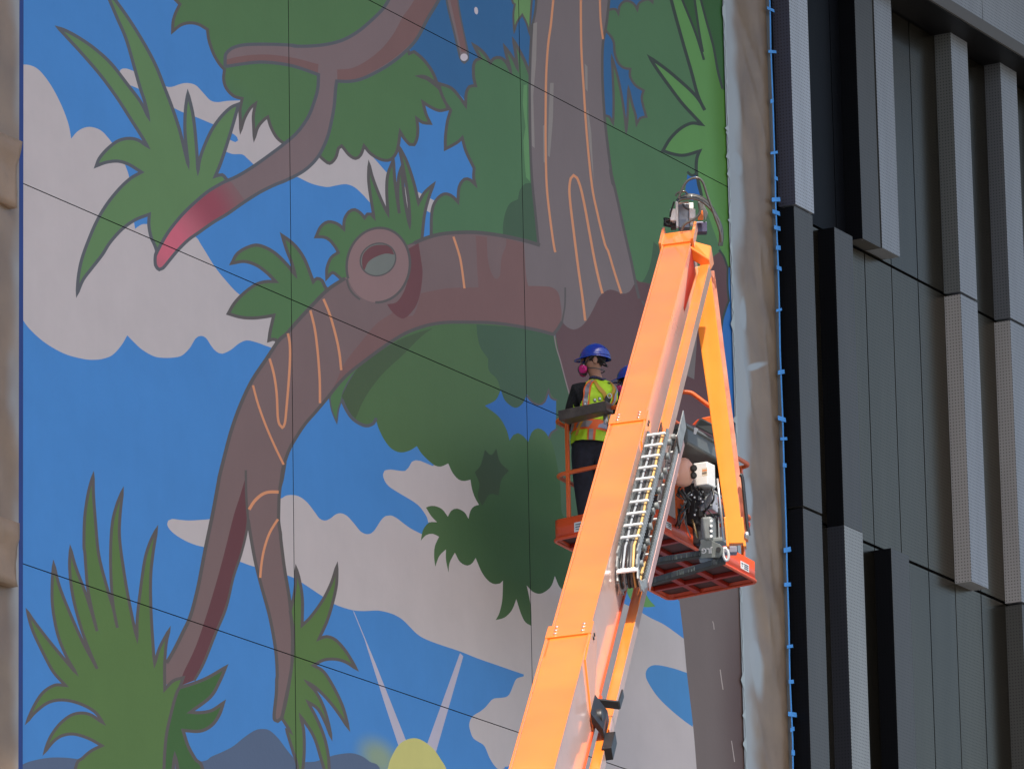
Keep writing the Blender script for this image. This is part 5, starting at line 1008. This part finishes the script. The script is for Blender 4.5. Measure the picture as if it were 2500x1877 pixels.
    for s_ in (-1, 1):
        MB().lathe(hp(.080, .038 * s_, -.084), side * s_ * .75 + f * .55 - Zv * .1, [(0, .030), (.010, .037), (.032, .040), (.040, .037), (.041, .024)], 22).build('filter', m_mask, mk)
        MB().tube(smooth_pts([hp(.075, .045 * s_, -.035), hp(.04, .086 * s_, .0), hp(-.02, .098 * s_, .03), hp(-.08, .07 * s_, .05)], 4), 0.0045, 5).build('strap', m_maskg, mk)
        MB().tube(smooth_pts([hp(.065, .04 * s_, -.07), hp(.0, .088 * s_, -.085), hp(-.07, .06 * s_, -.095), hp(-.1, 0, -.09)], 4), 0.0045, 5).build('strap', m_maskg, mk)
    MB().bar(hp(.085, .078, -.05), hp(.10, .074, -.072), f * .004, side * .003).build('filter_tag', m_lab, mk)
    # neck gaiter
    MB().tube([q(1462, 926) + Rh * (.066 * math.cos(t)) + Vh * (.066 * math.sin(t)) + Zv * (0.012 * math.sin(2 * t)) for t in [i * math.pi / 8 for i in range(16)]], 0.014, 8, closed=True).build('neck_gaiter', mat('patterned_scarf', (0.05, 0.05, 0.09), 0.9, var=0.8, vscale=60), root)
    # shirt and trousers
    JS_ = {a: (J[a][0], J[a][1] + e) for a, e in (('pel', .004), ('wai', .014), ('che', .012), ('sho', .018), ('nec', .010), ('sl', .022), ('el', .016), ('wl', .012), ('sr', .022), ('er', .016), ('wr', .012))}
    JS_['nec'] = (J['sho'][0].lerp(J['nec'][0], 0.6), 0.068)
    skin_obj('shirt', JS_, [e for e in Eg if e[0] in JS_ and e[1] in JS_], 'che', m_shirt if vest else mat('dark_maroon_jacket', (0.022, 0.012, 0.014), 0.8, bump=0.3, bscale=30), root)
    JT = {a: (J[a][0], J[a][1] + e) for a, e in (('wai', .006), ('pel', .018), ('hl', .018), ('kl', .022), ('al', .024), ('hr', .018), ('kr', .022), ('ar', .024))}
    JT['wai'] = (J['wai'][0].lerp(J['pel'][0], 0.15), 0.132)
    skin_obj('trousers', JT, [e for e in Eg if e[0] in JT and e[1] in JT], 'pel', m_trous, root)
    for a, b, c in (('al', 'fl', 'tl'), ('ar', 'fr', 'tr')):
        skin_obj('boot', {'a': (J[a][0], .058), 'b': (J[b][0], .056), 'c': (J[c][0], .042)}, [('a', 'b'), ('b', 'c')], 'a', mat('boot_leather', (0.05, 0.03, 0.018), 0.5), root)
    # hands: palm is part of the body; five separate curled fingers each
    for wk, pk, sg in (('wl', 'pl_', 1), ('wr', 'pr_', -1)):
        w0, p0 = J[wk][0], J[pk][0]; dr = (p0 - w0).normalized(); ac = dr.cross(Zv).normalized()
        for i, (off, L_) in enumerate(((-.030, .062), (-.010, .074), (.010, .070), (.029, .056))):
            b0 = p0 + ac * off * 0.5; pts = {'a': (b0, .010), 'b': (b0 + dr * L_ * .55 + ac * off * .4 - Zv * .004, .009), 'c': (b0 + dr * L_ * .85 + ac * off * .5 - Zv * .024, .008), 'd': (b0 + dr * L_ * .86 + ac * off * .5 - Zv * .042, .007)}
            skin_obj('finger', pts, [('a', 'b'), ('b', 'c'), ('c', 'd')], 'a', skin, body, 1)
        b0 = w0.lerp(p0, .5); pts = {'a': (b0, .012), 'b': (b0 + dr * .03 + ac * sg * .042 - Zv * .01, .011), 'c': (b0 + dr * .058 + ac * sg * .050 - Zv * .028, .009)}
        skin_obj('thumb', pts, [('a', 'b'), ('b', 'c')], 'a', skin, body, 1)
    if not vest: return root
    # vest: lofted shell; t goes round (0 = right of picture, 90 = away, 270 = towards camera), rows go up
    rowsv = [(1084, 1437, .158, .170, 0), (1060, 1439, .160, .170, 0), (1035, 1441, .160, .166, 0), (1005, 1447, .174, .170, 0), (975, 1455, .197, .172, .01), (955, 1459, .200, .156, .02), (940, 1461, .170, .122, .03), (930, 1462, .105, .092, .03)]
    tw = math.radians(24)
    def vp(t, y, ex=0.0):
        ys = [r_[0] for r_ in rowsv][::-1]
        g = lambda kx: float(np.interp(y, ys, [r_[kx] for r_ in rowsv][::-1]))
        cx_, a_, b_, dv = g(1), g(2) + ex, g(3) + ex, g(4); a1 = math.radians(t)
        ca, sa = math.cos(a1), math.sin(a1); ca = math.copysign(abs(ca) ** 0.8, ca); sa = math.copysign(abs(sa) ** 0.8, sa)
        fold = 0.005 * math.sin(y * 0.21 + a1 * 5) + 0.004 * math.sin(a1 * 11 + y * 0.07)
        x_, v_ = (a_ + fold) * ca, (b_ + fold) * sa
        x2 = x_ * math.cos(tw) - v_ * math.sin(tw) * 0.6; v2 = v_ * math.cos(tw) + x_ * math.sin(tw)
        return q(cx_, y, dv) + Rh * x2 + Vh * v2
    def armhole(t, y):          # left opening faces the camera-left, right opening the far right
        for t0_, w_ in ((198, 30), (8, 30)):
            dt_ = (t - t0_ + 180) % 360 - 180
            if y < 1008 and abs(dt_) < w_ * math.sqrt(max(0, 1 - ((y - 962) / 46) ** 2)): return True
        return False
    vb = MB(); NT = 90; ysl = list(np.linspace(1084, 930, 48)); vs_ = [vp(360 * i / NT, y, .004) for y in ysl for i in range(NT)]; fs_ = []
    for j in range(len(ysl) - 1):
        for i in range(NT):
            if armhole(360 * (i + .5) / NT, (ysl[j] + ysl[j + 1]) / 2): continue
            fs_.append((j * NT + i, j * NT + (i + 1) % NT, (j + 1) * NT + (i + 1) % NT, (j + 1) * NT + i))
    vb.add(vs_, fs_, True); vo = vb.build('vest', m_vest, root)
    def ribbon(name, pts, wt, m, ex, horiz):
        """pts: (t, y) along the band; width wt in photo rows (horiz) or degrees"""
        b = MB(); L_ = []; 
        for i in range(len(pts) - 1):
            for s__ in range(5):
                u_ = s__ / 5; L_.append((pts[i][0] + (pts[i + 1][0] - pts[i][0]) * u_, pts[i][1] + (pts[i + 1][1] - pts[i][1]) * u_))
        L_.append(pts[-1]); vs2 = []
        for t_, y_ in L_:
            vs2 += [vp(t_, y_ - wt / 2, ex), vp(t_, y_ + wt / 2, ex)] if horiz else [vp(t_ - wt / 2, y_, ex), vp(t_ + wt / 2, y_, ex)]
        b.add(vs2, [(2 * i, 2 * i + 1, 2 * i + 3, 2 * i + 2) for i in range(len(L_) - 1)], True); return b.build(name, m, vo)
    for wt, m, ex, nm in ((25, m_vor, .009, 'orange_band'), (15, m_slv, .012, 'reflective_band')):
        ribbon(nm, [(t, 1046) for t in range(0, 361, 12)], wt, m, ex, True)
    for tt in (238, 318):
        for wt, m, ex, nm in ((23, m_vor, .009, 'orange_band'), (13, m_slv, .012, 'reflective_band')):
            ribbon(nm, [(tt, 1032), (tt - 1, 1000), (tt - 2, 970), (tt - 1, 948), (tt + 3, 932)], wt, m, ex, False)
    for wt, m, ex, nm in ((20, m_vor, .009, 'orange_band'), (11, m_slv, .012, 'reflective_band')):
        ribbon(nm, [(262, 1058), (262, 1084)], wt, m, ex, False)
    for tt0, tt1 in ((252, 284), (312, 290)):
        ribbon('harness_strap', [(tt0, 932), (tt0 + (tt1 - tt0) * .35, 950), (tt1, 985)], 9, m_har, .017, False)
    ribbon('harness_strap', [(284, 985), (262, 1015), (232, 1040), (210, 1072)], 10, m_har, .018, False)
    ribbon('harness_strap', [(290, 985), (306, 1015), (322, 1044), (336, 1076)], 10, m_har, .018, False)
    MB().lathe(vp(287, 984, .02), -Vh, [(0, .034), (.012, .034), (.02, .02)], 14).build('back_pad', m_blk, vo)
    MB().tube([vp(286, 976, .045) + Rh * (.018 * math.cos(t)) + Zv * (.02 * math.sin(t)) for t in [i * math.pi / 6 for i in range(12)]], .005, 6, closed=True).build('d_ring', m_stl, vo)
    ribbon('label_patch', [(288, 938), (298, 938)], 4.5, m_blk, .012, True); ribbon('label_patch', [(296, 956), (304, 957)], 1.2, m_blk, .012, True)
    return root
person('person in a blue helmet, yellow vest and black sleeves at the brown control box', 0, 0, 55.45, True, m_skin, math.radians(2))
person('person in a blue helmet and dark jacket, half hidden behind the orange boom', 90, 48, 56.25, False, m_skin2, math.radians(4))
